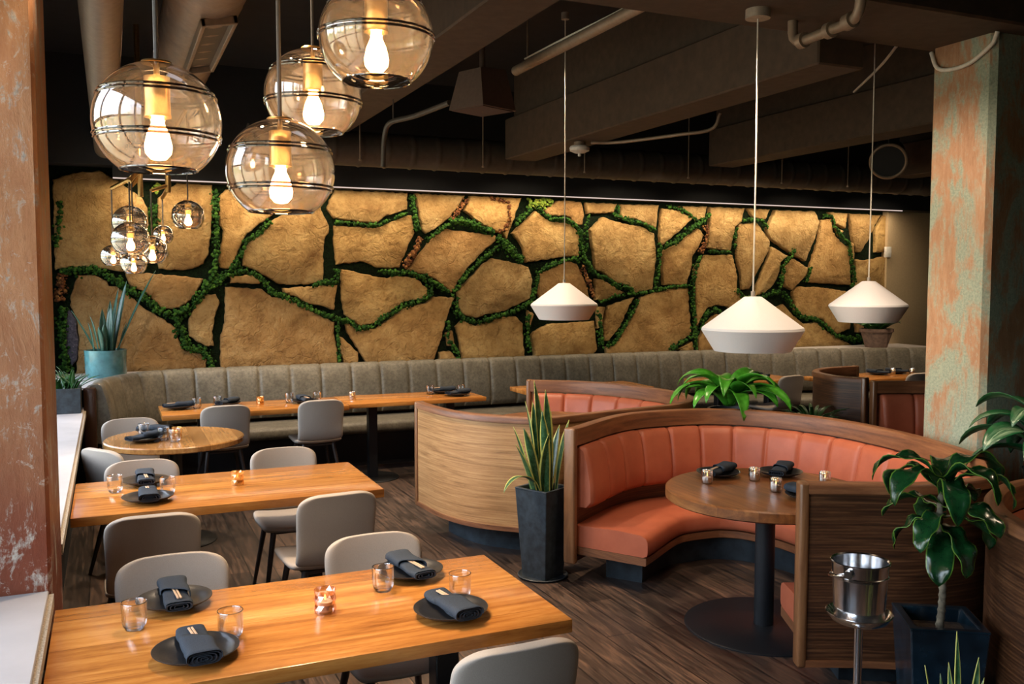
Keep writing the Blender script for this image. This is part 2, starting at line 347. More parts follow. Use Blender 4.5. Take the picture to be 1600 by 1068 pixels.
def thing(name,label,cat,loc=(0,0,0),rz=0,group=None):
    o=bpy.data.objects.new(name,None); COL.objects.link(o); o.empty_display_size=.1
    o.location=loc; o.rotation_euler=(0,0,rz); o['label']=label; o['category']=cat
    if group: o['group']=group
    return o
def tag(o,label,cat,group=None,kind=None):
    o['label']=label; o['category']=cat
    if group: o['group']=group
    if kind: o['kind']=kind
    return o
def struct(name,mb,mat,smooth=False,label=None,cat=None):
    o=build(name,mb,mat,None,smooth); o['kind']='structure'
    if label: o['label']=label; o['category']=cat
    return o
def dup(root,loc,rz=0,label=None,group=None,scale=None):
    def cp(o,par):
        c=o.copy(); COL.objects.link(c); c.parent=par
        for ch in o.children: cp(ch,c)
        return c
    r=cp(root,None); r.location=loc; r.rotation_euler=(0,0,rz)
    if scale: r.scale=(scale,)*3
    if label: r['label']=label
    if group: r['group']=group
    return r
def catmull(pts,step):
    P=[Vector(p) for p in pts]; P=[2*P[0]-P[1]]+P+[2*P[-1]-P[-2]]; out=[]
    for i in range(1,len(P)-2):
        for k in range(24):
            u=k/24; a,b,c,d=P[i-1:i+3]
            out.append(.5*((2*b)+(c-a)*u+(2*a-5*b+4*c-d)*u*u+(3*b-a-3*c+d)*u**3))
    out.append(P[-2]); res=[out[0]]; acc=0
    tot=sum((out[i+1]-out[i]).length for i in range(len(out)-1)); n=max(2,round(tot/step)); st=tot/n; tgt=st
    for i in range(len(out)-1):
        L=(out[i+1]-out[i]).length
        while acc+L>=tgt-1e-9 and len(res)<n:
            res.append(out[i].lerp(out[i+1],(tgt-acc)/max(L,1e-9))); tgt+=st
        acc+=L
    res.append(out[-1]); return res,tot
def frames(path):
    N=[]
    for i in range(len(path)):
        t=(path[min(i+1,len(path)-1)]-path[max(i-1,0)]).normalized(); N.append(Vector((t.y,-t.x)))
    return N
def sweep(mb,path,prof,caps=True,s0=0.0):
    """prof: closed list of (inward offset, z) or a function of arc length s giving it"""
    N=frames(path); s=s0; rows=[];S=[]
    for i,p in enumerate(path):
        if i: s+=(p-path[i-1]).length
        pr=prof(s) if callable(prof) else prof
        rows.append([(p.x+N[i].x*o,p.y+N[i].y*o,z) for o,z in pr]+[(p.x+N[i].x*pr[0][0],p.y+N[i].y*pr[0][0],pr[0][1])]); S.append(s)
    pr=prof(0) if callable(prof) else prof
    V=[0]
    for k in range(len(pr)): a=pr[k]; b=pr[(k+1)%len(pr)]; V.append(V[-1]+math.hypot(a[0]-b[0],a[1]-b[1]))
    mb.grid(rows,[[(S[i],V[k]) for k in range(len(V))] for i in range(len(rows))])
    if caps:
        for r,fl in ((rows[0],False),(rows[-1],True)):
            o=len(mb.v); mb.v.extend(r[:-1]); idx=list(range(o,o+len(r)-1)); mb.f.append(tuple(idx[::-1] if fl else idx))
def leaf(mb,base,az,elev,L,w,bend,prof,n=12,fold=.25,twist=0.0,wave=0.0,ph=0.0):
    """a leaf ribbon: starts at elevation elev, bends down by `bend` radians along its length"""
    p=Vector(base); rows=[];uv=[]
    for i in range(n+1):
        t=i/n; e=elev-bend*(t**1.25); d=Vector((math.cos(az)*math.cos(e),math.sin(az)*math.cos(e),math.sin(e)))
        side=Vector((-math.sin(az),math.cos(az),0)); nrm=side.cross(d).normalized()*-1
        tw=twist*t; sd=side*math.cos(tw)+nrm*math.sin(tw); nn=nrm*math.cos(tw)-side*math.sin(tw)
        hw=w*.5*prof(t)
        row=[]
        for k in range(5):
            x=(k-2)/2; row.append(p+sd*(x*hw)+nn*(abs(x)**1.5*hw*fold+wave*hw*math.sin(t*17+ph+x*1.5)*abs(x)))
        rows.append(row); uv.append([(k/4,t*L) for k in range(5)])
        p=p+d*(L/n)
    mb.grid(rows,uv)
P_SWORD=lambda t:(.55+.45*min(1,t*2.2))*(1-max(0,(t-.62)/.38)**1.7)+.02
P_OVAL=lambda t:max(.03,math.sin(PI*min(1,(t*.93+.07)))**.75*(1-.25*t))
P_STRAP=lambda t:min(1,.35+t*2)*(1-max(0,(t-.7)/.3)**2)+.02
def leaves_obj(name,mb,mat,parent,th=.0025):
    o=build(name,mb,mat,parent,True,angle=60); md=o.modifiers.new('thickness','SOLIDIFY'); md.thickness=th; md.offset=0; return o
# ------------------------------------------------------------------ the room
XL,XR,YB,YF,ZC=-.62,13.0,9.78,-3.0,3.95
b=MB(); b.box(XL-.4,XR,YF,YB+.2,-.1,0); struct('floor',b,M['floor'])
b=MB(); b.box(XL-.4,XR,YF,YB+.2,ZC,ZC+.1); struct('ceiling',b,M['ceil'])
b=MB(); b.box(XR,XR+.1,YF,YB+.2,0,ZC); struct('wall_right',b,M['darkwall'])
b=MB(); b.box(XL-.4,XR,YF-.1,YF,0,ZC); struct('wall_front',b,M['darkwall'])
ZS=.80
# left wall: low wall, header and piers round two window openings
WIN=[(.75,3.30,2.95),(4.15,9.30,2.70)]  # near window shortened out of view to keep light off camera-facing sides
b=MB(); b.box(XL-.2,-.30,YF,YB,0,ZS-.055); b.box(XL-.2,XL,YF,4.15,2.95,ZC); b.box(XL-.2,XL,4.15,YB,2.70,ZC)
b.box(XL-.2,XL,YF,.75,ZS-.055,2.95); b.box(XL-.2,XL,3.30,4.15,ZS-.055,2.95); b.box(XL-.2,XL,9.30,YB,ZS-.055,2.95)
struct('wall_left',b,M['darkwall'])
for i,(y0,y1,zt) in enumerate(WIN):
    fr=MB(); nm=4
    for k in range(nm+1):
        y=y0+(y1-y0)*k/nm; fr.box(XL-.13,XL-.06,max(y0,y-.03),min(y1,y+.03),ZS-.05,zt)
    fr.box(XL-.13,XL-.06,y0,y1,zt-.06,zt); fr.box(XL-.13,XL-.06,y0,y1,ZS-.055,ZS+.02); fr.box(XL-.13,XL-.06,y0,y1,2.25,2.30)
    o=struct('window_%d'%(i+1),fr,M['black_metal'])
    g=MB(); g.box(XL-.10,XL-.09,y0,y1,ZS-.05,zt); build('pane',g,M['glass'],o,False)
# sills
for i,(y0,y1) in enumerate(((YF,3.42),(4.06,8.35))):
    b=MB(); b.rbox(XL-.05,-.215,y0,y1,ZS-.012,ZS,.003,1); o=struct('trim_%d'%(i+2),b,M['concrete'],label='pale concrete window sill '+('in the near left corner beside the front table' if i==0 else 'running behind the left column to the grey bench'),cat='sill')
    b=MB(); b.box(XL-.05,-.20,y0,y1,ZS-.055,ZS-.0122); build('sill_edge',b,M['concrete_side'],o,False)
# copper clad columns
def chamfer_col(x0,x1,y0,y1,z0,z1,c):
    b=MB(); b.prism([(x0+c,y0),(x1-c,y0),(x1,y0+c),(x1,y1-c),(x1-c,y1),(x0+c,y1),(x0,y1-c),(x0,y0+c)],z0,z1); return b
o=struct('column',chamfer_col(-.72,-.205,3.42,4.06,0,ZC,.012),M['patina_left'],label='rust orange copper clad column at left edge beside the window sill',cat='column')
o=struct('column',chamfer_col(4.50,4.88,3.61,4.04,0,ZC,.03),M['patina_right'],label='verdigris green and copper column rising behind the large coral booth',cat='column')
# beams and joists
for lab,bx in (('dark brown ceiling beam crossing above the right copper column',(1.0,XR,3.46,4.08,3.22,ZC)),
               ('dark beam across the ceiling in front of the camera above the globes',(XL,XR,.9,1.4,3.3,ZC))):
    b=MB(); b.rbox(*bx,.012,1); struct('ceiling_beam',b,M['beam'],label=lab,cat='beam')
for lab,x,z0 in (('brown ceiling joist left of the white pendants, above the wedge speaker',1.75,3.24),('long brown ceiling joist between the first and second white pendants',3.68,3.07),('brown ceiling joist running behind the rightmost white pendant',6.15,3.13),('farthest right brown ceiling joist',8.9,3.13)):
    b=MB(); b.rbox(x,x+.34,4.08,8.52,z0,z0+.40,.01,1); b.box(x+.1,x+.24,4.08,8.52,z0+.39,ZC)
    struct('ceiling_joist',b,M['beam'],label=lab,cat='beam')
# back wall
XS=10.03
b=MB(); b.box(XL-.2,XR,YB,YB+.15,0,ZC); wb=struct('wall_back',b,M['joint'])
b=MB(); b.box(XS+.02,XR,YB-.10,YB,0,2.85); struct('wall_back_plaster',b,M['plaster'])
b=MB(); b.box(.06,XR,9.42,YB,2.83,ZC); struct('trim_1',b,M['fascia'],label='black fascia band above the stone wall',cat='fascia')
b=MB(); b.box(.06,XS,9.408,9.42,2.814,2.824)
o=struct('trim_5',b,M['trimlight'],label='thin light strip along the top of the stone wall',cat='light strip')
b=MB(); b.box(XL,.06,9.5,YB,2.95,ZC); struct('trim_6',b,M['fascia'])
STONES='''
82,280 115,270 155,266 180,279 200,294 222,309 231,325 230,400 225,420 190,424 150,418 110,416 86,422
247,309 276,285 332,288 333,330 326,398 318,412 300,420 280,422 248,420 243,400 245,360
341,322 342,307 352,296 364,293 440,297 452,318 410,347 384,368 364,411 357,420 344,418 342,408 345,388 349,359 344,351
421,347 462,322 496,308 504,332 514,352 514,364 507,374 505,395 506,418 505,439 482,444 438,444 428,439 414,430 394,420 379,415 381,395 387,381 408,366
359,432 387,429 399,432 408,439 406,443 360,442
511,326 515,312 524,296 637,301 636,327 604,337 588,349 556,345 522,341
522,352 556,354 588,356 604,350 631,338 643,336 648,364 637,386 624,418 604,419 587,417 573,410 568,408 526,413 522,381
121,429 148,429 168,439 170,446 183,447 205,464 229,484 252,496 276,513 279,530 289,548 313,552 323,562 323,580 117,592 121,562 124,531 119,498 109,477 112,456
195,425 229,426 262,429 318,435 313,447 303,464 281,481 256,483 237,466 222,454 203,447
320,461 337,459 343,472 337,491 331,518 334,540 325,541 310,535 295,525 295,498 305,477
352,448 409,451 425,464 452,467 472,477 492,489 522,503 521,520 527,545 527,570 345,580 344,528 351,504
441,450 527,445 522,484 502,477 482,474 460,462 443,457
533,420 543,421 588,432 605,435 614,430 649,434 668,451 669,459 659,467 632,471 604,491 587,504 563,510 551,501 538,491 534,461
539,505 554,510 560,517 587,513 612,496 634,480 663,474 678,463 710,465 700,491 688,533 678,565 573,570 560,545 543,520
530,525 539,531 560,550 560,570 538,570 531,545
648,302 727,305 718,319 702,341 680,358 666,365 659,356 654,327
637,422 671,376 693,356 715,360 774,368 774,376 749,398 727,423 705,457 680,435 658,428
734,306 770,307 815,309 796,359 791,374 784,363 776,363 747,346 725,329
715,456 754,413 769,403 815,413 825,417 832,437 828,466 788,486 759,491 745,497 722,491 715,473
712,510 722,500 745,509 764,502 789,494 806,494 817,505 818,535 821,560 724,564 717,527
696,520 707,516 712,542 700,540
686,550 703,548 718,562 686,564
800,364 837,329 849,339 859,346 891,349 905,364 905,400 881,401 822,410 815,383 812,378
849,327 873,313 908,315 913,334 910,351 900,351 891,339 880,337 857,337
915,316 964,318 959,332 918,334
969,319 1029,320 1024,357 1002,346 994,342 970,341
922,359 942,339 972,349 1002,354 1021,364 1025,401 1019,452 991,457 982,445 962,442 945,428 930,421 925,381
930,435 943,437 959,447 977,457 943,469 930,469
842,427 864,419 884,407 901,412 915,442 921,464 915,478 850,480 840,458
834,518 856,506 928,501 933,545 925,556 835,557 830,525
825,484 834,491 829,511 824,508
933,478 945,479 940,511 933,513
950,478 991,464 982,481 969,510 952,533 945,532 943,510
1001,464 1048,450 1075,449 1078,489 1081,522 1061,534 1045,550 947,554 947,542 962,538 986,501
1034,325 1061,329 1082,341 1065,358 1035,383 1031,377 1032,341
1060,322 1105,322 1101,340 1089,344 1071,329
1037,391 1061,380 1090,355 1099,367 1090,388 1082,399 1079,421 1072,445 1037,445 1035,424
1109,323 1163,325 1158,347 1148,354 1141,391 1130,391 1105,387 1108,355
1085,421 1103,398 1144,398 1149,417 1152,432 1152,450 1159,467 1144,481 1122,476 1105,481 1096,496 1089,514 1087,461
1155,350 1182,347 1203,377 1202,391 1178,435 1171,452 1160,452 1158,428 1152,405 1151,376
1166,325 1203,327 1196,343 1178,340
1211,328 1272,330 1280,346 1271,376 1258,408 1233,394 1203,373 1198,358
1206,385 1231,399 1220,410 1218,424 1210,442 1196,457 1180,463 1182,448 1202,399
1229,409 1240,404 1264,419 1262,428 1238,453 1227,448 1224,427
1283,343 1298,342 1301,362 1312,377 1326,387 1328,413 1330,445 1262,441 1266,417 1279,376
1295,331 1323,333 1320,357 1305,350
1327,333 1377,336 1366,355 1357,375 1345,394 1338,393 1331,365
1381,336 1405,336 1404,393 1368,394 1368,358
1337,405 1355,406 1379,401 1397,399 1400,456 1398,478 1345,480 1336,462
1239,456 1246,448 1279,448 1327,456 1332,480 1328,514 1310,521 1298,516 1286,498 1265,497 1243,487
1206,484 1224,475 1238,491 1255,505 1275,503 1293,518 1312,529 1330,538 1330,546 1206,548 1200,520
1338,505 1352,505 1346,519 1339,519
1355,522 1400,522 1400,545 1355,545
1104,505 1119,490 1140,498 1165,500 1165,550 1091,552 1092,530
1056,546 1082,533 1085,550
1306,355 1319,361 1312,369
1165,475 1195,472 1198,545 1168,548
1328,377 1334,380 1335,400 1331,414
'''
MOSS='''
g 12 95,425 120,421 150,420 165,428 185,440 205,455 225,463 240,478 255,490 275,490 290,485 305,470 318,455 325,440
g 12 275,495 285,520 290,543 310,545 325,555 332,575
g 9 336,295 337,340 338,400 336,420 330,440
g 14 318,440 330,450 342,440 350,425
g 8 421,345 405,365 385,375 378,395 368,415 352,425
g 8 350,430 380,422 400,428 412,440 425,455 440,460 460,470 485,483 510,492 530,498 545,502 560,513 583,510 600,495 630,477 655,470 672,460 672,445
g 8 488,446 505,441 525,440 528,420
g 6 527,500 527,530 530,565
g 5 524,347 560,350 590,352 610,342 637,332
g 10 643,305 646,330 652,360
g 7 665,375 690,358 703,348
g 14 700,346 722,345 745,353 770,364
g 16 775,370 792,385 805,398 815,408
b 8 728,312 715,330 705,342
b 12 657,372 646,395 632,418
b 6 764,309 785,314 794,316 795,345 788,360 778,362
g 8 590,423 620,425 650,428 675,440 700,455
g 8 705,462 728,428 755,402 775,386
g 8 712,465 712,482 722,497 745,503 765,497 790,490 815,480 830,470 838,440 840,425 860,415 885,405 905,404
g 8 825,490 822,520 828,550
g 6 700,500 698,530 712,545 716,560
g 9 804,352 815,340 828,326
y 16 826,318 845,317 862,315
g 8 838,322 848,335 860,342 885,342 897,352 906,362 908,390 912,405 922,418 930,430 945,433 965,447 985,450 987,460
g 8 965,322 962,338 985,345 1005,350 1022,360
g 7 1030,380 1028,420 1022,452
g 5 935,472 960,462 990,458 1020,455 1050,447 1078,446
g 7 997,465 985,490 965,525 955,538 944,540
g 7 935,485 937,515 940,545
b 9 908,415 918,440 926,465
g 9 1036,386 1055,378 1080,357 1095,347 1108,335
g 5 1040,322 1060,326 1075,334 1088,345
b 9 1102,352 1103,370 1095,395
g 8 1092,400 1083,430 1081,460 1084,500 1086,545
g 8 1045,547 1070,530 1085,522 1095,510 1103,490 1118,482 1128,492 1140,488
g 4 1105,392 1140,394
g 7 1160,345 1168,342 1190,345 1198,356
g 8 1150,452 1160,464 1180,468 1200,460 1215,455 1222,430 1222,415 1235,400 1240,390
g 8 1222,455 1232,470 1250,495 1275,499 1290,510 1305,525 1325,527 1335,530
g 7 1287,337 1298,338 1303,355 1315,372 1325,380 1328,400 1334,440
g 7 1265,418 1258,440
g 14 1335,525 1352,533
g 8 1330,455 1330,440
g 9 95,315 92,350 88,385
b 12 98,428 96,445 92,470
g 12 98,480 97,530 105,580
y 14 240,292 248,298
g 12 238,320 240,345 240,400
g 4 918,335 916,350 914,400
g 4 1148,357 1147,390
'''

def rough_outline(P,step,jit):
    out=[]
    for i in range(len(P)):
        a,b_=P[i],P[(i+1)%len(P)]; L=math.dist(a,b_); n=max(1,round(L/step))
        for k in range(n):
            f=k/n; j=jit if k else jit*.3
            out.append((a[0]+(b_[0]-a[0])*f+random.uniform(-j,j),a[1]+(b_[1]-a[1])*f+random.uniform(-j,j)))
    return out
def inset(P,d):
    n=len(P); A=sum(P[i][0]*P[(i+1)%n][1]-P[(i+1)%n][0]*P[i][1] for i in range(n)); sg=1 if A>0 else -1; out=[]
    for i in range(n):
        a,c=P[i-2],P[(i+2)%n]; t=(c[0]-a[0],c[1]-a[1]); L=math.hypot(*t) or 1
        out.append((P[i][0]-sg*t[1]/L*d,P[i][1]+sg*t[0]/L*d))
    return out
stone=MB(); slate=MB()
def slab(mb,px,first):
    P=[wall_xz(u,v,YB-.05) for u,v in px]
    cx=sum(p[0] for p in P)/len(P); cz=sum(p[1] for p in P)/len(P)
    P=rough_outline(P,.035,.007)
    fy=YB-.055-random.uniform(0,.018); tx=random.uniform(-.012,.012); tz=random.uniform(-.015,.01)
    Y=lambda x,z,d: fy+(x-cx)*tx+(z-cz)*tz+d
    rings=[(P,None),(inset(P,.001),.016),(inset(P,.006),.005),(inset(P,.016),0.0)]
    n=len(P); o=len(mb.v)
    for R,d in rings:
        for x,z in R: mb.v.append((x,YB+.01 if d is None else Y(x,z,d+random.uniform(-.0015,.0015)),z))
    for r in range(3):
        for i in range(n): mb.f.append((o+r*n+i,o+r*n+(i+1)%n,o+(r+1)*n+(i+1)%n,o+(r+1)*n+i))
    mb.f.append(tuple(o+3*n+i for i in range(n)))
for k,l in enumerate(STONES.split('\n')):
    if not l.strip(): continue
    slab(stone,[tuple(float(q) for q in p.split(',')) for p in l.split()],False)
slab(slate,[(107,481),(119,498),(123,528),(121,562),(112,572),(100,540),(101,500)],False)
def fix(mb):
    bm=bmesh.new(); me=bpy.data.meshes.new('t'); me.from_pydata(mb.v,[],mb.f); bm.from_mesh(me); bmesh.ops.recalc_face_normals(bm,faces=bm.faces)
    bm.verts.index_update(); mb.v=[tuple(v.co) for v in bm.verts]; mb.f=[tuple(v.index for v in f.verts) for f in bm.faces]; bm.free(); bpy.data.meshes.remove(me)
fix(stone); fix(slate)
build('stone_slabs',stone,M['stone'],wb,True,angle=50)
build('slate_slab',slate,M['slate'],wb,True,angle=50)['label']='purple grey slate piece'
ICO=None
def ico():
    bm=bmesh.new(); bmesh.ops.create_icosphere(bm,subdivisions=1,radius=1); bm.verts.index_update()
    r=([v.co.copy() for v in bm.verts],[tuple(v.index for v in f.verts) for f in bm.faces]); bm.free(); return r
ICO=ico(); rm=random.Random(3)
moss={'g':MB(),'b':MB(),'y':MB()}
for l in MOSS.split('\n'):
    q=l.split()
    if not q: continue
    pts=[tuple(float(x) for x in p.split(',')) for p in q[2:]]
    w=float(q[1])*.0052; P=[wall_xz(u,v,YB-.06) for u,v in pts]; mb=moss[q[0]]
    for a,c in zip(P,P[1:]):
        L=math.dist(a,c)
        for k in range(int(L*w/.00019)+1):
            f=rm.random(); off=rm.gauss(0,.36)*w; dx,dz=(c[0]-a[0])/L,(c[1]-a[1])/L
            x=a[0]+dx*f*L-dz*off; z=a[1]+dz*f*L+dx*off; r=rm.uniform(.006,.021)
            y=YB-.05-max(0,(1-abs(off)/w*1.6))*.05-rm.uniform(-.01,.02)
            mb.add([(x+p.x*r*rm.uniform(.75,1.25),y+p.y*r,z+p.z*r*rm.uniform(.75,1.25)) for p in ICO[0]],ICO[1])
for k,nm,lab in (('g','moss','deep green moss'),('b','russet_moss','russet brown moss'),('y','lime_moss','lime green moss')):
    o=build(nm,moss[k],M['moss' if k=='g' else 'moss_brown' if k=='b' else 'moss_yellow'],wb,True,angle=180); o['kind']='stuff'; o['label']=lab
# ------------------------------------------------------------------ booths and banquette
def channels(o_back,o_front,z0,z1,w,lean,off=0.0,crease=.020):
    def pr(s):
        f=((s+off)/w)%1.0; k=1-abs(2*f-1)**13; c=crease*(1-k)
        fr=o_front-c; h=z1-z0; top=z1-c*.5
        return [(o_back,z0),(fr-.03,z0),(fr,z0+.035),(fr-.002,z0+.35*h),(fr-lean*.6,z0+.7*h),(fr-lean,top-.05),(fr-lean-.012,top-.018),(fr-lean-.04,top),(o_back,top)]
    return pr
def post(mb,p,n,z0,z1,w=.066,d=.062,t=.045):
    """rounded vertical end post centred on the wall thickness"""
    pass
def booth(name,label,pts,zc,zb,outer,seat_off=.52,plinth=True,seat=True,w=.262,group=None,band='walnut_rail'):
    path,tot=catmull(pts,.022)
    cx=sum(p.x for p in path)/len(path); cy=sum(p.y for p in path)/len(path); base=(cx,cy,0)
    root=thing(name,label,'booth',base,0,group)
    mb=MB(); sweep(mb,path,[(0,zb+.02),(.032,zb+.02),(.032,zc-.03),(0,zc-.03)]); build('outer_panel',mb,outer,root,True,base)
    mb=MB(); sweep(mb,path,[(-.012,zc-.045),(-.012,zc-.012),(-.004,zc-.002),(.01,zc),(0.048,zc),(.058,zc-.004),(.063,zc-.014),(.063,zc-.105),(.032,zc-.105),(.032,zc-.045)]); build('cap_rail',mb,M[band],root,True,base)
    mb=MB(); sweep(mb,path,[(-.010,zb),(.045,zb),(.045,zb+.03),(-.010,zb+.03)]); build('bottom_rail',mb,M['walnut_rail'],root,True,base)
    N=frames(path)
    for i in (0,-1):
        p=path[i]; n=N[i]; a=math.atan2(n.y,n.x); mb=MB()
        mb.rbox(-.014,.066,-.022,.022,zb-.005,zc+.003,.014,3); R=Matrix.Translation((p.x,p.y,0))@Matrix.Rotation(a,4,'Z')
        mb.v=[tuple(R@Vector(v)) for v in mb.v]; build('end_post',mb,M['walnut_post'],root,True,base)
    if seat:
        inner=path[2:-2]; finep,_=catmull(pts,.010); mb=MB(); sweep(mb,finep[5:-5],channels(.034,.155,.47,zc-.115,w,.04)); build('backrest',mb,M['coral'],root,True,base,angle=75)
        f=seat_off
        mb=MB(); sweep(mb,inner,[(.034,.225),(f-.03,.225),(f-.006,.235),(f,.255),(f,.315),(f-.012,.340),(f-.045,.355),(f-.2,.362),(.034,.355)]); build('seat_cushion',mb,M['coral'],root,True,base,angle=55)
        mb=MB(); sweep(mb,inner,[(.034,.175),(f-.015,.175),(f-.010,.18),(f-.010,.223),(.034,.223)]); build('seat_rail',mb,M['walnut_rail'],root,True,base)
    if plinth:
        k=max(3,int(.22/.022)); pp=path[k:-k]
        mb=MB(); sweep(mb,pp,[(.16,0),(.40,0),(.40,.174),(.16,.174)] if seat else [(.05,0),(.2,0),(.2,zb+.02),(.05,zb+.02)]); build('plinth',mb,M['dark_steel'],root,True,base)
    return root
A_PTS=[(2.53,4.905),(2.63,4.97),(3.03,5.25),(3.36,5.345),(3.80,5.30),(4.14,5.03),(4.31,4.58),(4.31,4.03),(4.18,3.50),(4.00,3.12),(3.78,2.93),(3.55,2.86),(3.24,2.90),(3.02,3.01),(2.79,3.12)]
booth('curved_booth','large horseshoe booth of walnut and coral leather with a round table inside',A_PTS,.96,.13,M['walnut_shaded'])
B_PTS=[(3.52,7.58),(3.87,7.33),(4.10,7.01),(4.23,6.58),(4.24,6.15),(4.08,5.80),(3.80,5.60),(3.33,5.52),(2.93,5.44),(2.62,5.40),(2.43,5.54),(2.24,5.76),(2.13,6.06),(2.085,6.50)]
booth('curved_booth','curved booth with the pale walnut outer panel behind the snake plant planter',B_PTS,.95,.17,M['walnut'],w=.29)
booth('curved_booth','shaded walnut curved booth in the lower right corner beside the navy planter',[(3.85+.9*math.cos(math.radians(a)),1.9+.9*math.sin(math.radians(a))) for a in range(235,-20,-15)],.96,.13,M['walnut_shaded'])
booth('curved_booth','far shaded walnut curved screen booth in front of the grey banquette',[(6.15,6.15),(6.05,6.45),(6.2,6.85),(6.55,7.08),(6.95,7.1)],.99,.15,M['walnut_shaded'],seat=False)
booth('curved_booth','far coral booth half hidden behind the right copper column',[(6.18,6.08),(6.5,5.95),(6.9,5.66),(7.2,5.25),(7.3,4.8)],.97,.13,M['walnut_shaded'],w=.3)
# long grey banquette
G_PTS=[(-.17,8.28),(-.13,8.62),(.02,8.95),(.27,9.22),(.62,9.345),(1.1,9.37),(2.5,9.38),(4.2,9.38),(5.6,9.36),(6.7,9.30),(7.9,9.02),(9.2,8.66),(10.4,8.28)]
gp,_=catmull(G_PTS,.03)
base=(3.0,9.2,0); bq=thing('banquette','long channelled grey leather banquette curving along the stone wall','bench',base)
def gprof(s):
    f=(s/.31)%1.0; k=1-abs(2*f-1)**12; c=.026*(1-k)
    return [(.0,.50),(.16,.50),(.185-c,.56),(.18-c,.70),(.155-c,.85),(.125-c,.965-c*.4),(.10-c*.5,1.0-c*.5),(.06,1.012-c*.5),(.02,1.005-c*.5),(.0,.98)]
gf,_=catmull(G_PTS,.0125); mb=MB(); sweep(mb,gf,gprof); build('backrest',mb,M['grey_leather'],bq,True,base,angle=75)
mb=MB(); sweep(mb,gp,[(.02,.34),(.56,.34),(.58,.36),(.58,.42),(.565,.445),(.52,.46),(.02,.46)]); build('seat_cushion',mb,M['grey_leather'],bq,True,base,angle=55)
mb=MB(); sweep(mb,gp,[(0,.0),(.46,.0),(.46,.335),(0,.335)]); build('bench_base',mb,M['black_metal'],bq,True,base)
mb=MB(); sweep(mb,gp,[(-.03,0),(-.003,0),(-.003,.965),(-.03,.965)]); build('back_panel',mb,M['walnut_shaded'],bq,True,base)
p=gp[0]; n=frames(gp)[0]; mb=MB(); a=math.atan2(n.y,n.x); mb.rbox(-.045,.05,-.055,-.004,0,.975,.012,2)
mb.rbox(.05,.60,-.03,-.004,.02,.47,.006,1)
R=Matrix.Translation((p.x,p.y,0))@Matrix.Rotation(a,4,'Z'); mb.v=[tuple(R@Vector(v)) for v in mb.v]; build('end_panel',mb,M['walnut_shaded'],bq,True,base)
N=frames(gp); lp=[(q.x-N[i].x*.035,q.y-N[i].y*.035) for i,q in enumerate(gp)]
mb=MB(); mb.prism([(x,y) for x,y in lp if y<YB-.11 and x<10.3][::4]+[(10.3,YB-.1),(XL+.02,YB-.1),(XL+.02,8.36),(-.215,8.36)],.945,.965)
struct('trim_7',mb,M['concrete'],label='pale ledge behind the grey banquette below the stone wall',cat='ledge')
# ------------------------------------------------------------------ tables
def pedestal(root,x,y,h,r=.045,br=.26,sq=False):
    mb=MB()
    if sq: mb.rbox(x-r,x+r,y-r,y+r,.012,h,.004,1)
    else: mb.lathe([(r,.012),(r,h)],24,(x,y,0))
    build('pedestal',mb,M['black_metal'],root)
    mb=MB(); mb.lathe([(0,0),(br,0),(br,.006),(br-.008,.012),(r,.014)],48,(x,y,0)); build('base_plate',mb,M['black_metal'],root)
def rect_table(x0,x1,y0,y1,label,group=None,th=.045,peds=((.22,),(.80,))):
    cx,cy=(x0+x1)/2,(y0+y1)/2; root=thing('dining_table',label,'table',(cx,cy,0),0,group)
    mb=MB(); mb.rbox(x0-cx,x1-cx,y0-cy,y1-cy,.75-th,.75,.004,2); build('tabletop',mb,M['table'],root)
    for (f,) in peds: pedestal(root,x0-cx+(x1-x0)*f,0,.75-th,.042,.25,True)
    return root
rect_table(-.195,1.357,2.585,3.358,'nearest long orange wood dining table, set for four, in the foreground')
rect_table(-.195,1.31,4.65,5.45,'second long wood table behind the foreground table, set for two')
rect_table(.37,1.93,7.96,8.60,'left half of the far wood table along the grey banquette','tables at the banquette')
rect_table(1.94,3.27,8.02,8.64,'right half of the far wood table, ending behind the curved pale walnut panel','tables at the banquette',.04)
rect_table(3.82,5.2,8.10,8.72,'far wood table just showing left of the second coral booth','tables at the banquette')
rect_table(5.95,7.15,8.05,8.65,'far wood table behind the bright lily plant on the booth edge','tables at the banquette')
rect_table(7.35,8.9,7.70,8.30,'farthest right wood table, in front of the grey banquette and beside the column','tables at the banquette')
def round_table(x,y,r,label,mat,th=.045,br=.38,pr=.05):
    root=thing('round_table',label,'table',(x,y,0))
    mb=MB(); mb.lathe([(0,.75-th),(r-.012,.75-th),(r,.75-th+.008),(r,.742),(r-.008,.75),(0,.75)],72); build('tabletop',mb,mat,root,True,angle=35)
    pedestal(root,0,0,.75-th,pr,br)
    return root
round_table(3.18,3.85,.53,'round dark wood table on a black pedestal inside the large coral booth',M['table_dark'],.06,.42,.052)
round_table(.40,6.83,.47,'small round wood table beside the left end of the grey banquette',M['table_round'],.045,.27,.045)
round_table(3.2,6.45,.5,'round wood table hidden inside the booth with the pale walnut panel',M['table_dark'],.05,.38,.05)
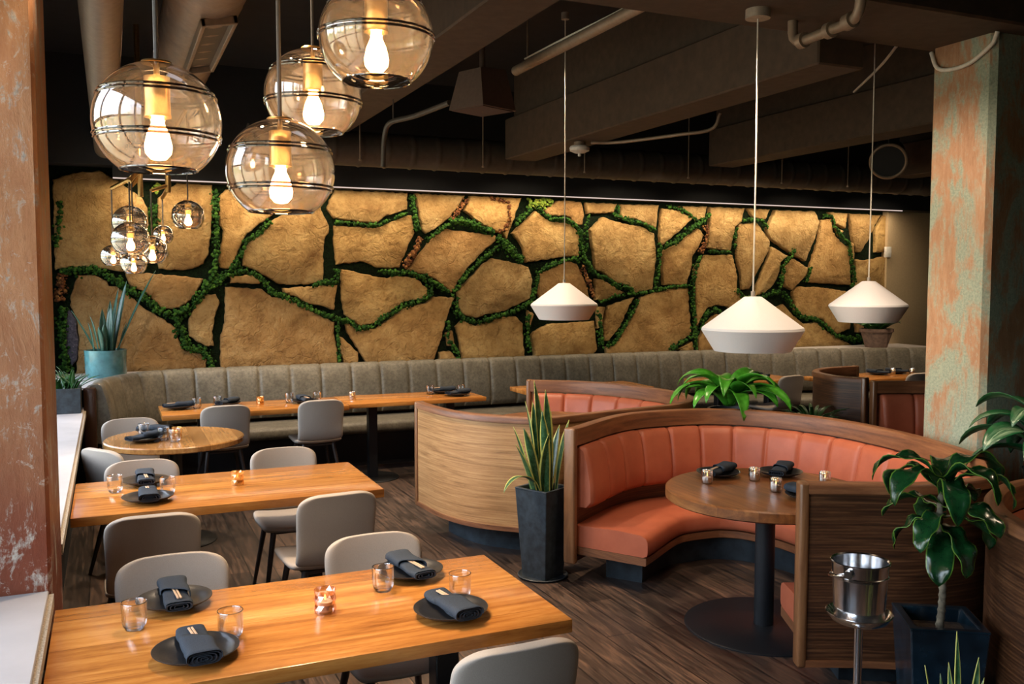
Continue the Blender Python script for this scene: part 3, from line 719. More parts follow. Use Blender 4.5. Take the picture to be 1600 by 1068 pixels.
# ------------------------------------------------------------------ chairs (facing local -Y)
def make_chair():
    root=thing('dining_chair','','chair',group='taupe upholstered dining chairs')
    prof=[(-.245,.440,.17),(-.238,.452,.185),(-.20,.462,.20),(-.12,.463,.206),(-.03,.458,.208),(.06,.455,.206),(.12,.458,.203),(.165,.473,.20),(.192,.505,.197),(.207,.55,.195),(.218,.61,.195),(.229,.67,.196),(.238,.72,.199),(.244,.76,.199),(.249,.79,.194),(.253,.812,.178),(.2555,.826,.148),(.2565,.832,.10)]
    def gr(rows):
        mb=MB(); R=[]
        for y,z,w in rows:
            r=[]
            for k in range(9):
                f=(k-4)/4; g=w*f/.2; bk=max(0,min(1,(z-.46)/.15)); 
                r.append((w*f, y-bk*.030*g*g, z+(1-bk)*.014*g*g-max(0,(z-.70)/.12)*.008*g*g))
            R.append(r)
        mb.grid(R); return mb
    for nm,rows in (('seat',prof[:8]),('backrest',prof[7:])):
        o=build(nm,gr(rows),M['chair'],root,True,angle=180)
        s=o.modifiers.new('thick','SOLIDIFY'); s.thickness=.036; s.offset=-1
        ss=o.modifiers.new('smooth','SUBSURF'); ss.levels=1; ss.render_levels=2
    for sx in (-1,1):
        for sy,y0,y1 in ((-1,-.16,-.225),(1,.12,.215)):
            mb=MB(); mb.tube([(sx*.13,y0,.425),(sx*.195,y1,0)],[.0175,.0105],10); build('leg',mb,M['leg_wood'],root)
    mb=MB(); mb.rbox(-.14,.14,-.17,.13,.405,.424,.004,1); build('seat_frame',mb,M['leg_wood'],root)
    return root
ch=make_chair(); chg=ch['group']
CH=[(.19,3.33,0,'taupe chair at the far left side of the foreground table, facing the camera'),
 (.955,3.30,.02,'taupe chair at the far right side of the foreground table, facing the camera'),
 (1.03,2.55,PI+.02,'taupe chair at bottom right, back to camera, at the foreground table'),
 (.15,4.51,PI,'dark backed chair left of two at the near side of the second table'),
 (.965,4.585,PI+.10,'chair right of two at the near side of the second table, back to camera'),
 (.955,5.41,0,'taupe chair on the far right side of the second table'),
 (.145,5.34,0,'taupe chair on the far left side of the second table'),
 (.13,6.22,PI-.95,'chair beside the window sill turned toward the small round table'),
 (.13,7.10,.05,'chair between the round table and the end of the banquette, facing the camera'),
 (.845,8.07,PI+.05,'left chair of two drawn up to the far table, right of the round table'),
 (1.65,8.10,PI+.03,'right chair of two drawn up to the far table at the banquette'),
 (6.76,8.08,PI+.15,'dark backed chair at the far table right of the lily plant'),
 (8.3,7.72,PI,'farthest chair, seen over the far shaded walnut booth near the column')]
for i,(x,y,rz,lab) in enumerate(CH):
    if i==0: ch.location=(x,y,0); ch.rotation_euler=(0,0,rz); ch['label']=lab
    else: dup(ch,(x,y,0),rz,lab)
# ------------------------------------------------------------------ table settings
TZ=.7502
def make_plate():
    mb=MB(); mb.lathe([(0,.004),(.045,.004),(.050,.0),(.058,.0),(.066,.005),(.105,.0165),(.123,.0275),(.1235,.030),(.121,.0305),(.100,.0195),(.070,.0105),(.03,.0085),(0,.0083)],56)
    return build('dinner_plate',mb,M['plate'],None,True,angle=60)
def make_napkin():
    root=thing('napkin','','napkin')
    # flattened roll, open spiral end toward local -Y
    def sec(w,h,off): return [(off*0+w*.5*math.copysign(abs(math.cos(q))**.55,math.cos(q)), h*.5*math.copysign(abs(math.sin(q))**.8,math.sin(q))+h*.5) for q in [2*PI*k/28 for k in range(28)]]
    def ring(w,h,z0,a0,a1,n):
        out=[]
        for k in range(n+1):
            q=a0+(a1-a0)*k/n; c_,s_=math.cos(q),math.sin(q)
            out.append((w*.5*math.copysign(abs(c_)**.5,c_),z0+h*.5+h*.5*math.copysign(abs(s_)**.75,s_)))
        return out
    mb=MB(); rows=[]
    for i in range(15):
        f=i/14; y=-.104+.206*f; w=.080+.005*math.sin(i*.7); h=.024+.003*math.cos(i*.9)-(.010*max(0,f-.85)/.15)
        rows.append([(x+.0015*math.sin(i*.8),y,z) for x,z in ring(w,h,0,0,2*PI,30)])
    mb.grid(rows); mb.f.append(tuple(range(14*31,14*31+30))); build('folded_roll',mb,M['napkin'],root,True,angle=60)
    mb=MB()
    for s_ in (1.0,.70,.38):
        rows=[[(x*f,y,.012+(z-.012)*f) for x,z in ring(.079*s_,.023*s_,.012*(1-s_),0,2*PI,30)] for y,f in ((-.098,1),(-.107,1),(-.107,.88),(-.096,.84))]
        mb.grid(rows)
    build('rolled_layers',mb,M['napkin'],root,True,angle=50); mb=MB()
    for s_ in (1.0,.74,.46,.22):
        rows=[[(x*f,y,.016+(z-.016)*f) for x,z in ring(.088*s_,.031*s_,.016*(1-s_),0,2*PI,30)] for y,f in ((.085,1),(.1075-.004*s_,1),(.1075-.004*s_,.90),(.085,.86))]
        mb.grid(rows)
    build('rolled_layers',mb,M['napkin'],root,True,angle=50)
    mb=MB(); rows=[]
    for i in range(9):
        f=i/8; y=-.012+.119*f; w=.086+.004*math.sin(i*.9)+.006*f; h=.0345+.0015*math.cos(i*.8)
        rows.append([(x,y-(.022*x/.042 if i==0 else .011*x/.042 if i==1 else 0),z) for x,z in ring(w,h,.001,-.25,PI+.25,22)])
    mb.grid(rows); o=build('pocket_flap',mb,M['napkin'],root,True,angle=60); md=o.modifiers.new('thick','SOLIDIFY'); md.thickness=.0024; md.offset=1
    return root
def make_sticks():
    root=thing('chopstick_pair','','chopsticks')
    for sx in (-1,1):
        mb=MB(); mb.rbox(sx*.0046-.0034,sx*.0046+.0034,-.075,.035,0,.005,.0012,1); build('stick',mb,M['bamboo'],root)
    return root
def make_glass():
    root=thing('water_glass','','glass')
    mb=MB(); mb.lathe([(.029,.006),(.0350,.013),(.0376,.026),(.0384,.045),(.0386,.0875),(.0377,.0885),(.0368,.0875),(.0366,.045),(.0358,.028),(.0330,.017),(.026,.0135),(0,.0125)],36); build('glass_wall',mb,M['glass'],root,True,angle=70)
    mb=MB(); mb.lathe([(0,0),(.0262,0),(.029,.0025),(.0295,.006),(.0315,.0115),(.025,.0118),(0,.0110)],36); build('glass_base',mb,M['glass_base'],root,True,angle=70)
    mb=MB(); mb.lathe([(.0368+.0010+.0013*math.cos(q),.0880+.0013*math.sin(q)) for q in [2*PI*k/8 for k in range(9)]],36); build('rim',mb,M['glass_base'],root)
    return root
def make_votive(glass,kind):
    root=thing('candle_votive','','candle holder')
    mb=MB(); n=10; H=.074
    if kind=='facet':
        rows=[]
        for i in range(6):
            z=H*i/5; rr=.031+(.0035 if i%2 else 0); rows.append([(rr*math.cos(2*PI*(k+.5*(i%2))/n),rr*math.sin(2*PI*(k+.5*(i%2))/n),z) for k in range(n+1)])
        for i in range(5):
            o=len(mb.v); mb.v.extend(rows[i]+rows[i+1]); m=n+1
            for k in range(n):
                if i%2==0: mb.f+= [(o+k,o+k+1,o+m+k),(o+k+1,o+m+k+1,o+m+k)]
                else: mb.f+= [(o+k,o+m+k+1,o+m+k),(o+k,o+k+1,o+m+k+1)]
        build('faceted_glass',mb,glass,root,False)
    else:
        rows=[]; m=48
        for z,rr in ((0,.026),(.004,.029),(.03,.031),(.062,.0305),(.072,.029),(.0725,.027),(.068,.0265)):
            rows.append([((rr+.0014*math.cos(12*q))*math.cos(q),(rr+.0014*math.cos(12*q))*math.sin(q),z) for q in [2*PI*k/m for k in range(m+1)]])
        mb.grid(rows); build('ribbed_glass',mb,glass,root,True,angle=60)
    mb=MB(); mb.lathe([(0,.003),(.026,.003),(.027,.01)],20); build('glass_base',mb,M['glass_base'],root)
    mb=MB(); mb.lathe([(0,.006),(.0225,.006),(.0225,.036),(.019,.038),(0,.0365)],24); build('candle',mb,M['wax'],root)
    mb=MB(); mb.lathe([(0,.039),(.0035,.043),(.0042,.047),(.0025,.054),(0,.060)],10); build('flame',mb,M['flame'],root)
    return root
plate0=make_plate(); nap0=make_napkin(); st0=make_sticks(); gl0=make_glass()
first=[True]*6
def setting(x,y,rz,where,pocket=True,sc_=1.0,napz=.022):
    """plate + napkin + chopsticks, pocket end turned by rz"""
    def place(o,idx,loc,r,lab,cat,grp):
        if first[idx]: first[idx]=False; q=o
        else: q=dup(o,loc,r)
        q.location=loc; q.rotation_euler=(0,0,r); q['label']=lab; q['category']=cat; q['group']=grp; return q
    place(plate0,0,(x,y,TZ),rz,'matte black plate '+where,'plate','black dinner plates')
    q=place(nap0,1,(x+.004,y,TZ+napz),rz,'charcoal napkin on the plate '+where,'napkin','charcoal napkins'); q.scale=(1.06,1.2,1.12)
    if pocket:
        dx,dy=-math.sin(rz)*-.022,math.cos(rz)*-.022
        q=place(st0,2,(x+.004+dx,y+dy,TZ+napz+.0300),rz+.06,'wooden chopsticks in the napkin '+where,'chopsticks','wooden chopsticks')
def tumbler(x,y,where):
    if first[3]: first[3]=False; q=gl0
    else: q=dup(gl0,(x,y,TZ))
    q.location=(x,y,TZ); q.rotation_euler=(0,0,random.random()*6); q['label']='clear glass tumbler '+where; q['group']='clear water glasses'
T1='of the foreground table'; T2='of the second table'
setting(.175,3.245,0.03,'at the far left '+T1)
setting(.205,2.765,PI+.08,'at the near left '+T1)
setting(1.005,3.225,.12,'at the far right '+T1)
setting(1.005,2.78,PI+.12,'at the near right '+T1)
tumbler(.045,3.07,'at the left end '+T1+', beside the sill'); tumbler(.315,2.87,'between the two left plates '+T1); tumbler(.865,3.10,'left of the far right plate '+T1); tumbler(1.09,2.92,'behind the near right plate '+T1)
setting(.15,5.29,0,'at the far side '+T2); setting(.15,4.87,PI,'at the near side '+T2)
tumbler(.0,5.14,'left of the two plates '+T2); tumbler(.25,4.99,'right of the two plates '+T2)
RT='on the small round table'
setting(.19,6.72,-.9,'nearest the camera '+RT,False); setting(.27,7.06,-2.3,'at the far side '+RT,False)
tumbler(.20,6.96,'behind the near plate '+RT); tumbler(.32,6.72,'beside the candle '+RT); tumbler(.385,6.62,'nearest the edge '+RT)
LT='on the far banquette table'
setting(.52,8.33,-1.4,'at the left end '+LT); setting(.93,8.40,-.7,'above the left chair '+LT,False); setting(1.60,8.30,.1,'above the right chair '+LT)
setting(2.98,8.48,-1.5,'at the back right of the far banquette table'); setting(3.05,8.22,-1.2,'at the front right of the far banquette table',False)
for x,y,w in ((.67,8.30,'beside the leftmost plate '),(.85,8.36,'between the left two plates '),(1.47,8.34,'left of the plate above the right chair '),(1.72,8.33,'right of the plate above the right chair '),(2.84,8.42,'left of the right end plates '),(3.13,8.33,'right of the right end plates ')): tumbler(x,y,w+LT)
BT='on the booth table'
setting(3.13,4.20,-1.1,'at the far left '+BT,True); setting(3.46,4.07,-.9,'at the back '+BT,False); setting(3.22,3.56,.2,'half hidden by the booth panel '+BT,False)
vo0=make_votive(M['amber'],'facet'); vo0.location=(.61,5.07,TZ); vo0['label']='gold faceted candle holder on the second table'; vo0['group']='faceted candle holders'
dup(vo0,(.41,6.80,TZ),.3,'gold faceted candle holder on the small round table'); dup(vo0,(1.21,8.33,TZ),.5,'small amber candle holder between the chairs on the far table')
vm=make_votive(M['mauve'],'facet'); vm.location=(.63,2.97,TZ); vm['label']='pinkish faceted glass candle holder at the centre of the foreground table'; vm['group']='faceted candle holders'; vm.scale=(1.08,)*3
vs=make_votive(M['gold_glass'],'rib'); vs.location=(2.05,8.34,TZ); vs['label']='round gold candle holder on the far table right of the chairs'
vr=make_votive(M['silver_glass'],'rib'); vr['group']='silvered glass candle holders'
for i,(x,y,lab) in enumerate(((2.96,4.07,'silvered glass candle holder nearest the left edge of the booth table'),(3.24,4.02,'silvered glass candle holder between the two rear plates of the booth table'),(3.17,3.76,'silvered glass candle holder at the front of the booth table'),(3.52,3.78,'silvered glass candle holder just above the booth panel at the right'),
     (6.55,8.25,'silvered candle holder on the far table right of the lily plant'),(8.5,8.05,'silvered candle holder at left on the farthest right table'),(8.7,7.95,'silvered candle holder beside the column on the farthest right table'))):
    q=vr if i==0 else dup(vr,(x,y,TZ)); q.location=(x,y,TZ); q.rotation_euler=(0,0,i); q['label']=lab
for x,y,w in ((6.75,8.35,'on the far table beside the dark backed chair'),(8.3,8.08,'at left on the farthest right table'),(8.62,8.1,'at right on the farthest right table')): setting(x,y,.5,w,False)
# ------------------------------------------------------------------ pendants
def cyl(mb,r,z0,z1,n=16,c=(0,0)): mb.lathe([(0,z0),(r,z0),(r,z1),(0,z1)],n,(c[0],c[1],0))
def globe(label,pos,dia,top,glass,cordr=.0045,ringn=(.45,-.27),group=None):
    R=dia/2; root=thing('globe_pendant',label,'lamp',pos,0,group)
    zc=lambda a:R*math.sin(a)*.955
    prof=[]; a0=math.asin(-.80); a1=math.asin(.985)
    for i in range(73):
        a=a0+(a1-a0)*i/72; r=R*math.cos(a); z=zc(a)
        for rz in ringn:
            d=(math.sin(a)-rz); r+=R*.016*math.exp(-(d/.030)**2)
        prof.append((r,z))
    mb=MB(); mb.lathe(prof,96); g=build('glass_globe',mb,glass,root,True,angle=180)
    for rz in ringn:
        for dz in (-.034,.034):
            a=math.asin(rz+dz); rr=R*math.cos(a)*1.008; zz=zc(a)
            mb=MB(); mb.lathe([(rr+R*.021*math.cos(q),zz+R*.021*math.sin(q)) for q in [2*PI*k/8 for k in range(9)]],64); build('glass_ridge',mb,M['globe_ring'],g)
    rr=R*math.cos(a0); zz=zc(a0); mb=MB(); mb.lathe([(rr-.0*R+R*.016*math.cos(q),zz+R*.016*math.sin(q)) for q in [2*PI*k/8 for k in range(9)]],56); build('rim',mb,M['globe_ring'],g)
    mb=MB(); mb.lathe([(0,R*.99),(R*.23,R*.965),(R*.25,R*.935),(R*.20,R*.92),(0,R*.92)],36); build('cap',mb,M['brass'],root)
    mb=MB(); cyl(mb,R*.20,R*.12,R*.72,28); cyl(mb,R*.05,R*.72,R*.93,12); mb.lathe([(R*.21,R*.12),(R*.215,R*.08),(R*.15,R*.06),(R*.10,R*.09)],28); s=build('lamp_socket',mb,M['brass'],root)
    mb=MB(); mb.lathe([(0,-R*.62),(R*.12,-R*.595),(R*.20,-R*.50),(R*.215,-R*.38),(R*.17,-R*.18),(R*.10,-R*.02),(R*.09,R*.10),(0,R*.11)],24); build('bulb',mb,M['bulb'],root)
    mb=MB(); mb.tube([(0,0,R*.95),(0,0,top-pos[2])],cordr,8); build('cord',mb,M['cord'],root)
    return root
gg='large smoked glass globe pendants'
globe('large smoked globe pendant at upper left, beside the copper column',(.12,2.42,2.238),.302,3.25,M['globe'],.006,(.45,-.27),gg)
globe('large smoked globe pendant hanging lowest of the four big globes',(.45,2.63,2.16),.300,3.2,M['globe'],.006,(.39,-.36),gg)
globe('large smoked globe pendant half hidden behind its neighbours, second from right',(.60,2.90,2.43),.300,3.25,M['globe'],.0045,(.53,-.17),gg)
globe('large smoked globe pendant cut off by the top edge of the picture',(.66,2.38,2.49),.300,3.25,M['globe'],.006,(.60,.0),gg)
mb=MB(); mb.rbox(.15,.70,2.60,2.64,3.2,3.24,.004,1); mb.tube([(.30,2.62,3.22),(.30,2.62,3.95)],.012,12); mb.tube([(.45,2.62,3.22),(.45,2.62,3.14)],.014,12); mb.tube([(.16,2.62,3.22),(.12,2.42,3.25)],.01); mb.tube([(.66,2.62,3.22),(.66,2.38,3.25)],.01); mb.tube([(.6,2.62,3.22),(.6,2.9,3.25)],.01)
tag(build('chandelier_frame',mb,M['brass'],None,True),'brass hanger frame over the foreground table carrying the four large globes','lamp frame')
sg='small smoked glass globe pendants'
def onray(u,v,y):
    d=ray(u,v); k=y/d[1]; return (d[0]*k,y,CAM_Z+d[2]*k)
ZB=2.66
SG=[(203,347,8.25,.285,'uppermost small globe in the far left cluster'),(204,374,7.95,.295,'biggest small globe at the front of the far left cluster'),(177,400,8.35,.20,'leftmost small globe of the far left cluster'),(209,412,8.15,.205,'lowest small globe of the far left cluster'),(238,392,8.2,.26,'small globe at right front of the far left cluster'),(255,367,8.6,.18,'small globe partly hidden at the right of the far left cluster'),(294,337,8.3,.275,'small globe hanging alone right of the far left cluster')]
tops={0:2.62,1:2.64,2:2.62,3:2.70,4:2.60,5:2.58,6:3.3}
heads=[]
for i,(u,v,y,d,lab) in enumerate(SG):
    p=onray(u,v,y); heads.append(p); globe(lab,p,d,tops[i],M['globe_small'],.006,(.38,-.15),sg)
mb=MB(); hub=(.26,8.24); 
mb.tube([(*hub,2.55),(*hub,ZC)],.022,14); mb.tube([(hub[0]+.22,hub[1]+.05,2.60),(hub[0]+.22,hub[1]+.05,3.0)],.024,14); mb.tube([(*hub,3.0),(hub[0]+.22,hub[1]+.05,3.0)],.02)
mb.tube([(hub[0],hub[1],2.78),(heads[1][0],heads[1][1],tops[1]),],.018); mb.tube([(hub[0],hub[1],2.74),(heads[2][0],heads[2][1],tops[2])],.018); mb.tube([(hub[0],hub[1],2.72),(heads[0][0],heads[0][1],tops[0])],.018)
mb.tube([(hub[0],hub[1],2.76),(heads[3][0],heads[3][1],tops[3])],.016); mb.tube([(hub[0]+.22,hub[1]+.05,2.66),(heads[4][0],heads[4][1],tops[4])],.016); mb.tube([(hub[0]+.22,hub[1]+.05,2.64),(heads[5][0],heads[5][1],tops[5])],.016)
mb.tube([(hub[0]+.22,hub[1]+.05,3.0),(heads[6][0],heads[6][1],3.3)],.016)
tag(build('chandelier_frame',mb,M['brass'],None,True),'branching brass frame of the small globe cluster above the banquette table','lamp frame')
def cone(label,pos,d,top,canopy):
    R=d/2; root=thing('cone_pendant',label,'lamp',pos,0,'white cone pendants')
    mb=MB(); mb.lathe([(R*.155,R*.66),(R*.17,R*.655),(R*.985,.012),(R,0),(R*.985,-.008),(R*.745,-R*.42),(R*.735,-R*.42),(R*.965,-.004),(R*.96,.006),(R*.16,R*.635),(0,R*.64)],72); mb.lathe([(0,R*.665),(R*.155,R*.66)],72); build('shade',mb,M['pendant'],root,True,angle=25)
    mb=MB(); cyl(mb,.011,R*.65,R*.65+.03); build('cord_grip',mb,M['canopy'],root)
    mb=MB(); mb.tube([(0,0,R*.66),(.004,0,(top-pos[2])*.5),(0,0,top-pos[2])],.0042,8); build('cord',mb,M['cord_white'],root)
    mb=MB(); mb.lathe([(0,-.0),(canopy,0),(canopy,.05),(0,.05)],32,(0,0,top-pos[2]-.05)); build('canopy',mb,M['canopy'],root)
cone('white cone pendant at left, over the booth with the pale walnut panel',(3.22,6.3,1.665),.52,3.88,.03)
cone('largest white cone pendant, in the middle over the large coral booth',(3.04,3.81,1.60),.52,3.225,.062)
cone('white cone pendant at right, beside the verdigris column',(4.78,4.76,1.68),.52,3.9,.05)
# ------------------------------------------------------------------ ceiling services
mb=MB(); mb.tube([(.0,YF+.2,3.10),(.0,9.70,3.10)],.095,28); q=build('round_duct',mb,M['duct'],None); tag(q,'plain round brown duct at upper left, running away along the windows','duct')
R2=[(.55,YF+.2,3.50)]; mb=MB(); prof=[]
nn=260; pts=[];rs=[]
for i in range(nn): 
    pts.append((.55,YF+.2+(7.75-YF-.2)*i/(nn-1),3.50)); rs.append(.205+(.008 if i%5==0 else 0))
root=thing('spiral_duct','brown spiral duct with a side grille above the globes','duct',(.55,2,3.5))
mb.tube(pts,rs,32); build('duct_body',mb,M['duct'],root,True,(.55,2,3.5),angle=70)
mb=MB()
import itertools
y0,y1=5.35,6.65; ang=math.radians(-38)
Rm=Matrix.Translation((.55,0,3.50))@Matrix.Rotation(math.radians(168),4,'Y')
for bx in ((-.10,-.075,y0,y1,.20,.245),(.075,.10,y0,y1,.20,.245),(-.10,.10,y0,y0+.03,.20,.245),(-.10,.10,y1-.03,y1,.20,.245)):
    k=len(mb.v); mb.rbox(*bx,.004,1); mb.v[k:]=[tuple(Rm@Vector((a,b_,c))) for a,b_,c in mb.v[k:]]
g=build('register_frame',mb,M['duct'],root,True,(.55,2,3.5))
mb=MB(); k=0; mb.box(-.08,.08,y0+.02,y1-.02,.198,.208); mb.v=[tuple(Rm@Vector(v)) for v in mb.v]; build('register_screen',mb,M['black_duct'],g,True,(.55,2,3.5))
mb=MB(); nn=420; pts=[];rs=[]
for i in range(nn): pts.append((1.2+9.0*i/(nn-1),8.72,3.12)); rs.append(.165+(.010 if i%12==0 else 0))
mb.tube(pts,rs,28); sd_=thing('spiral_duct','long black spiral duct hung along the fascia above the stone wall','duct',(5.7,8.72,3.12)); build('duct_body',mb,M['black_duct'],sd_,True,(5.7,8.72,3.12),angle=70)
for i,x in enumerate((2.2,3.45,4.6,5.9,7.2,8.2)):
    mb=MB(); mb.tube([(x,8.54,3.0),(x,8.54,ZC)],.006,6); mb.tube([(x,8.54,3.0),(x,8.54,2.985)],.014,8)
    build('hanger_rod',mb,M['duct'],sd_,True,(5.7,8.72,3.12))
mb=MB(); q=onray(1388,252,7.85); d_=(Vector((0,0,CAM_Z))-Vector(q)).normalized(); d_.z-=.25; d_.normalize()
root=thing('duct_mouth','dark round duct mouth near the ceiling just left of the verdigris column','duct',q)
mb.tube([Vector((0,0,0)),d_*-.35],.185,32); build('mouth',mb,M['black_duct'],root)
mb=MB(); a_=d_.cross(Vector((0,0,1))).normalized(); b_=d_.cross(a_)
mb.tube([(a_*math.cos(x)+b_*math.sin(x))*.19+d_*.002 for x in [2*PI*k/40 for k in range(41)]],.018,8); build('rim',mb,M['duct'],root)
mb=MB(); mb.tube([d_*.001,d_*.004],.172,32); build('hollow_shade',mb,M['fascia'],root)  # black disc in place of the mouth's shaded inside
mb=MB(); mb.tube([(0,0,.1),(0,0,ZC-q[2])],.01,6); build('hanger',mb,M['black_duct'],root)
# speaker
sp=thing('wedge_speaker','brown wedge speaker box hung from the ceiling in the upper middle','speaker',(2.34,5.80,3.0),.42)
mb=MB(); s=.16
mb.add([(-s,-s,0),(s,-s,0),(s,s,0),(-s,s,0),(-s*.62,-s*.5,.26),(s*.8,-s*.6,.28),(s*.8,s*.8,.28),(-s*.6,s*.8,.26)],[(0,3,2,1),(4,5,6,7),(0,1,5,4),(1,2,6,5),(2,3,7,6),(3,0,4,7)]); build('cabinet',mb,M['speaker'],sp,False)
mb=MB(); mb.box(-s*.9,s*.9,-s*.9,s*.9,-.006,0); g=build('grille',mb,plain('speaker_grille',(.075,.042,.034),.9,nscale=300,nstr=.4),sp,False)
mb=MB(); mb.lathe([(0,-.009),(.006,-.009),(.006,-.006)],12); build('badge',mb,M['steel'],g)
mb=MB(); mb.tube([(0,0,.25),(0,0,.95)],.02,10); build('bracket',mb,M['speaker'],sp)
def pipe(name,label,pts,r,mat,cat='pipe',collars=(),hang=()):
    mb=MB()
    for h in hang: mb.tube([h,(h[0],h[1],ZC)],.006,6)
    P,_=catmull([p for p in pts],.03) if len(pts)>2 else ([Vector(p) for p in pts],0); mb.tube(P,r,14)
    for (p,q) in collars:
        mb.tube([p,q],r*1.55,16)
    return tag(build(name,mb,mat,None),label,cat)
pipe('conduit_pipe','brown pipe running back beside the wedge speaker to the first white cord',[(2.72,6.1,3.36),(2.72,4.08,3.36)],.035,M['duct'],hang=((2.72,5.9,3.36),(2.72,4.6,3.36)))
pipe('conduit_wire','pale cable lying on top of the brown pipe by the speaker',[(2.70,5.9,3.40),(2.71,5.3,3.402),(2.72,4.7,3.398),(2.72,4.1,3.402)],.006,M['cord_white'],'cable')
pipe('conduit_pipe','thin pipe with a drop leg behind the wedge speaker',[(2.22,6.12,3.10),(2.12,6.6,3.08),(2.02,6.9,3.07),(2.0,7.0,2.98),(2.0,7.05,2.75)],.02,M['black_duct'],hang=((2.03,6.86,3.07),))
pipe('sprinkler_pipe','elbowed brown pipe under the beam near the verdigris column',[(3.28,3.36,3.95),(3.28,3.36,3.5),(3.28,3.36,3.22),(3.29,3.38,3.13),(3.31,3.46,3.10),(3.33,3.65,3.10),(3.34,3.82,3.10),(3.34,3.89,3.13),(3.34,3.90,3.22)],.026,M['duct'],'pipe',
     (((3.28,3.36,3.26),(3.28,3.36,3.21)),((3.303,3.43,3.105),(3.308,3.48,3.10)),((3.325,3.59,3.10),(3.329,3.63,3.10)),((3.338,3.80,3.10),(3.339,3.84,3.10))))
pipe('conduit_wire','pale cable sagging across the top of the verdigris column',[(4.49,4.03,3.20),(4.485,3.98,3.10),(4.48,3.88,3.07),(4.48,3.75,3.08),(4.485,3.62,3.15),(4.49,3.60,3.19),(4.49,3.59,3.215)],.012,M['cord_white'],'cable')
pipe('conduit_wire','pale cable running from behind the column toward the rightmost pendant',[(4.6,4.3,3.42),(5.3,5.2,3.46),(6.0,6.2,3.50)],.010,M['cord_white'],'cable')
pipe('conduit_pipe','thin bent conduit leading to the smoke detector',[(3.86,7.05,3.05),(4.05,6.9,3.045),(4.3,6.4,3.05),(4.5,6.2,3.08),(4.55,6.15,3.2)],.014,M['duct'])
sd=thing('smoke_detector','white smoke detector under the middle ceiling joist','detector',(3.80,7.15,3.0))
mb=MB(); mb.lathe([(.03,.07),(.05,.065),(.05,.03),(.0,.03)],24); build('base',mb,M['duct'],sd)
mb=MB(); mb.lathe([(0,-.035),(.045,-.03),(.085,-.012),(.09,.015),(.08,.03),(0,.03)],32); build('housing',mb,M['white_plastic'],sd)
mb=MB(); mb.lathe([(0,-.06),(.012,-.058),(.016,-.05),(.012,-.03)],14); build('sensor',mb,M['white_plastic'],sd)
mb=MB(); q=(10.04,9.66,2.26); mb.rbox(q[0]-.05,q[0]+.05,q[1]-.02,q[1]+.02,q[2]-.075,q[2]+.075,.006,2); tag(build('wall_switch',mb,M['white_plastic'],None),'small white box at the right end of the stone wall','switch')
# ------------------------------------------------------------------ plants
def sq_planter(root,top,bot,h,mat,name='planter',wall=.018):
    mb=MB(); t,b_=top/2,bot/2; L=[]
    for s_,z in ((b_,0),(t,h-.012),(t+.004,h),(t-wall,h),(t-wall-.01,h-.07)): L.append([(-s_,-s_,z),(s_,-s_,z),(s_,s_,z),(-s_,s_,z)])
    for r in L: mb.v.extend(r)
    for i in range(4):
        for k in range(4): mb.f.append((i*4+k,i*4+(k+1)%4,(i+1)*4+(k+1)%4,(i+1)*4+k))
    mb.f.append((3,2,1,0)); o=build(name,mb,mat,root,False); bv=o.modifiers.new('edge','BEVEL'); bv.width=.006; bv.segments=2; bv.limit_method='ANGLE'
    s_=t-wall-.006; mb=MB(); mb.box(-s_,s_,-s_,s_,h-.075,h-.055); build('soil',mb,M['soil'],root,False)
# snake plant in tall black planter
rp=random.Random(11)
root=thing('snake_plant','tall snake plant in a tapered black planter between the two curved booths','plant',(2.455,5.085,0),.45)
sq_planter(root,.25,.185,.57,M['pot_black'])
mb=MB(); mb.lathe([(0,0),(.15,0),(.16,.012),(.155,.016),(.14,.006),(0,.006)],36); build('saucer',mb,M['pot_black'],root)
mb=MB()
SN=[(.02,.02,.66,90,.05),(.05,-.01,.60,60,.06),(-.03,.02,.54,120,.08),(.0,-.03,.50,200,.10),(.06,.03,.46,20,.14),(-.06,-.02,.44,190,.30),(.03,.06,.52,70,.08),(-.05,.05,.40,150,.2),(.07,-.05,.42,330,.12),(-.01,.0,.36,250,.15),(-.07,.0,.36,185,.42),(.08,.01,.38,10,.22)]
for x,y,h,az,tl in SN: leaf(mb,(x,y,.50),math.radians(az)-.45+math.radians(24),PI/2-tl,h+.07,.064,.10+tl*.3,P_SWORD,14,.35,rp.uniform(-.6,.6))
leaf(mb,(-.06,-.02,.50),math.radians(200)-.45,1.3,.42,.06,2.5,P_SWORD,16,.25,.2); leaf(mb,(.10,-.04,.50),math.radians(350)-.45,1.0,.30,.012,.6,P_STRAP,10)
leaves_obj('leaves',mb,M['snake'],root)
# snake plant at the lower right, mostly below the frame
root=thing('snake_plant','yellow edged snake plant tips at the bottom right in front of the navy planter','plant',(2.35,1.945,-.0),.2)
mb=MB(); mb.lathe([(0,0),(.11,0),(.135,.36),(.138,.38),(.125,.38),(.12,.34),(0,.34)],32); build('pot',mb,M['pot_black'],root)
mb=MB()
for x,y,h,az,tl,w in [(-.07,.02,.33,150,.08,.016),(-.06,.0,.31,170,.03,.014),(.02,.0,.40,40,.10,.020),(.03,.02,.30,70,.05,.018),(.05,-.02,.28,300,.08,.018),(.10,.0,.31,0,.05,.024),(0,-.04,.22,250,.2,.03)]: leaf(mb,(x,y,.36),math.radians(az),PI/2-tl,h,w,.12,P_SWORD,12,.35,rp.uniform(-.9,.9))
leaves_obj('leaves',mb,M['snake'],root)
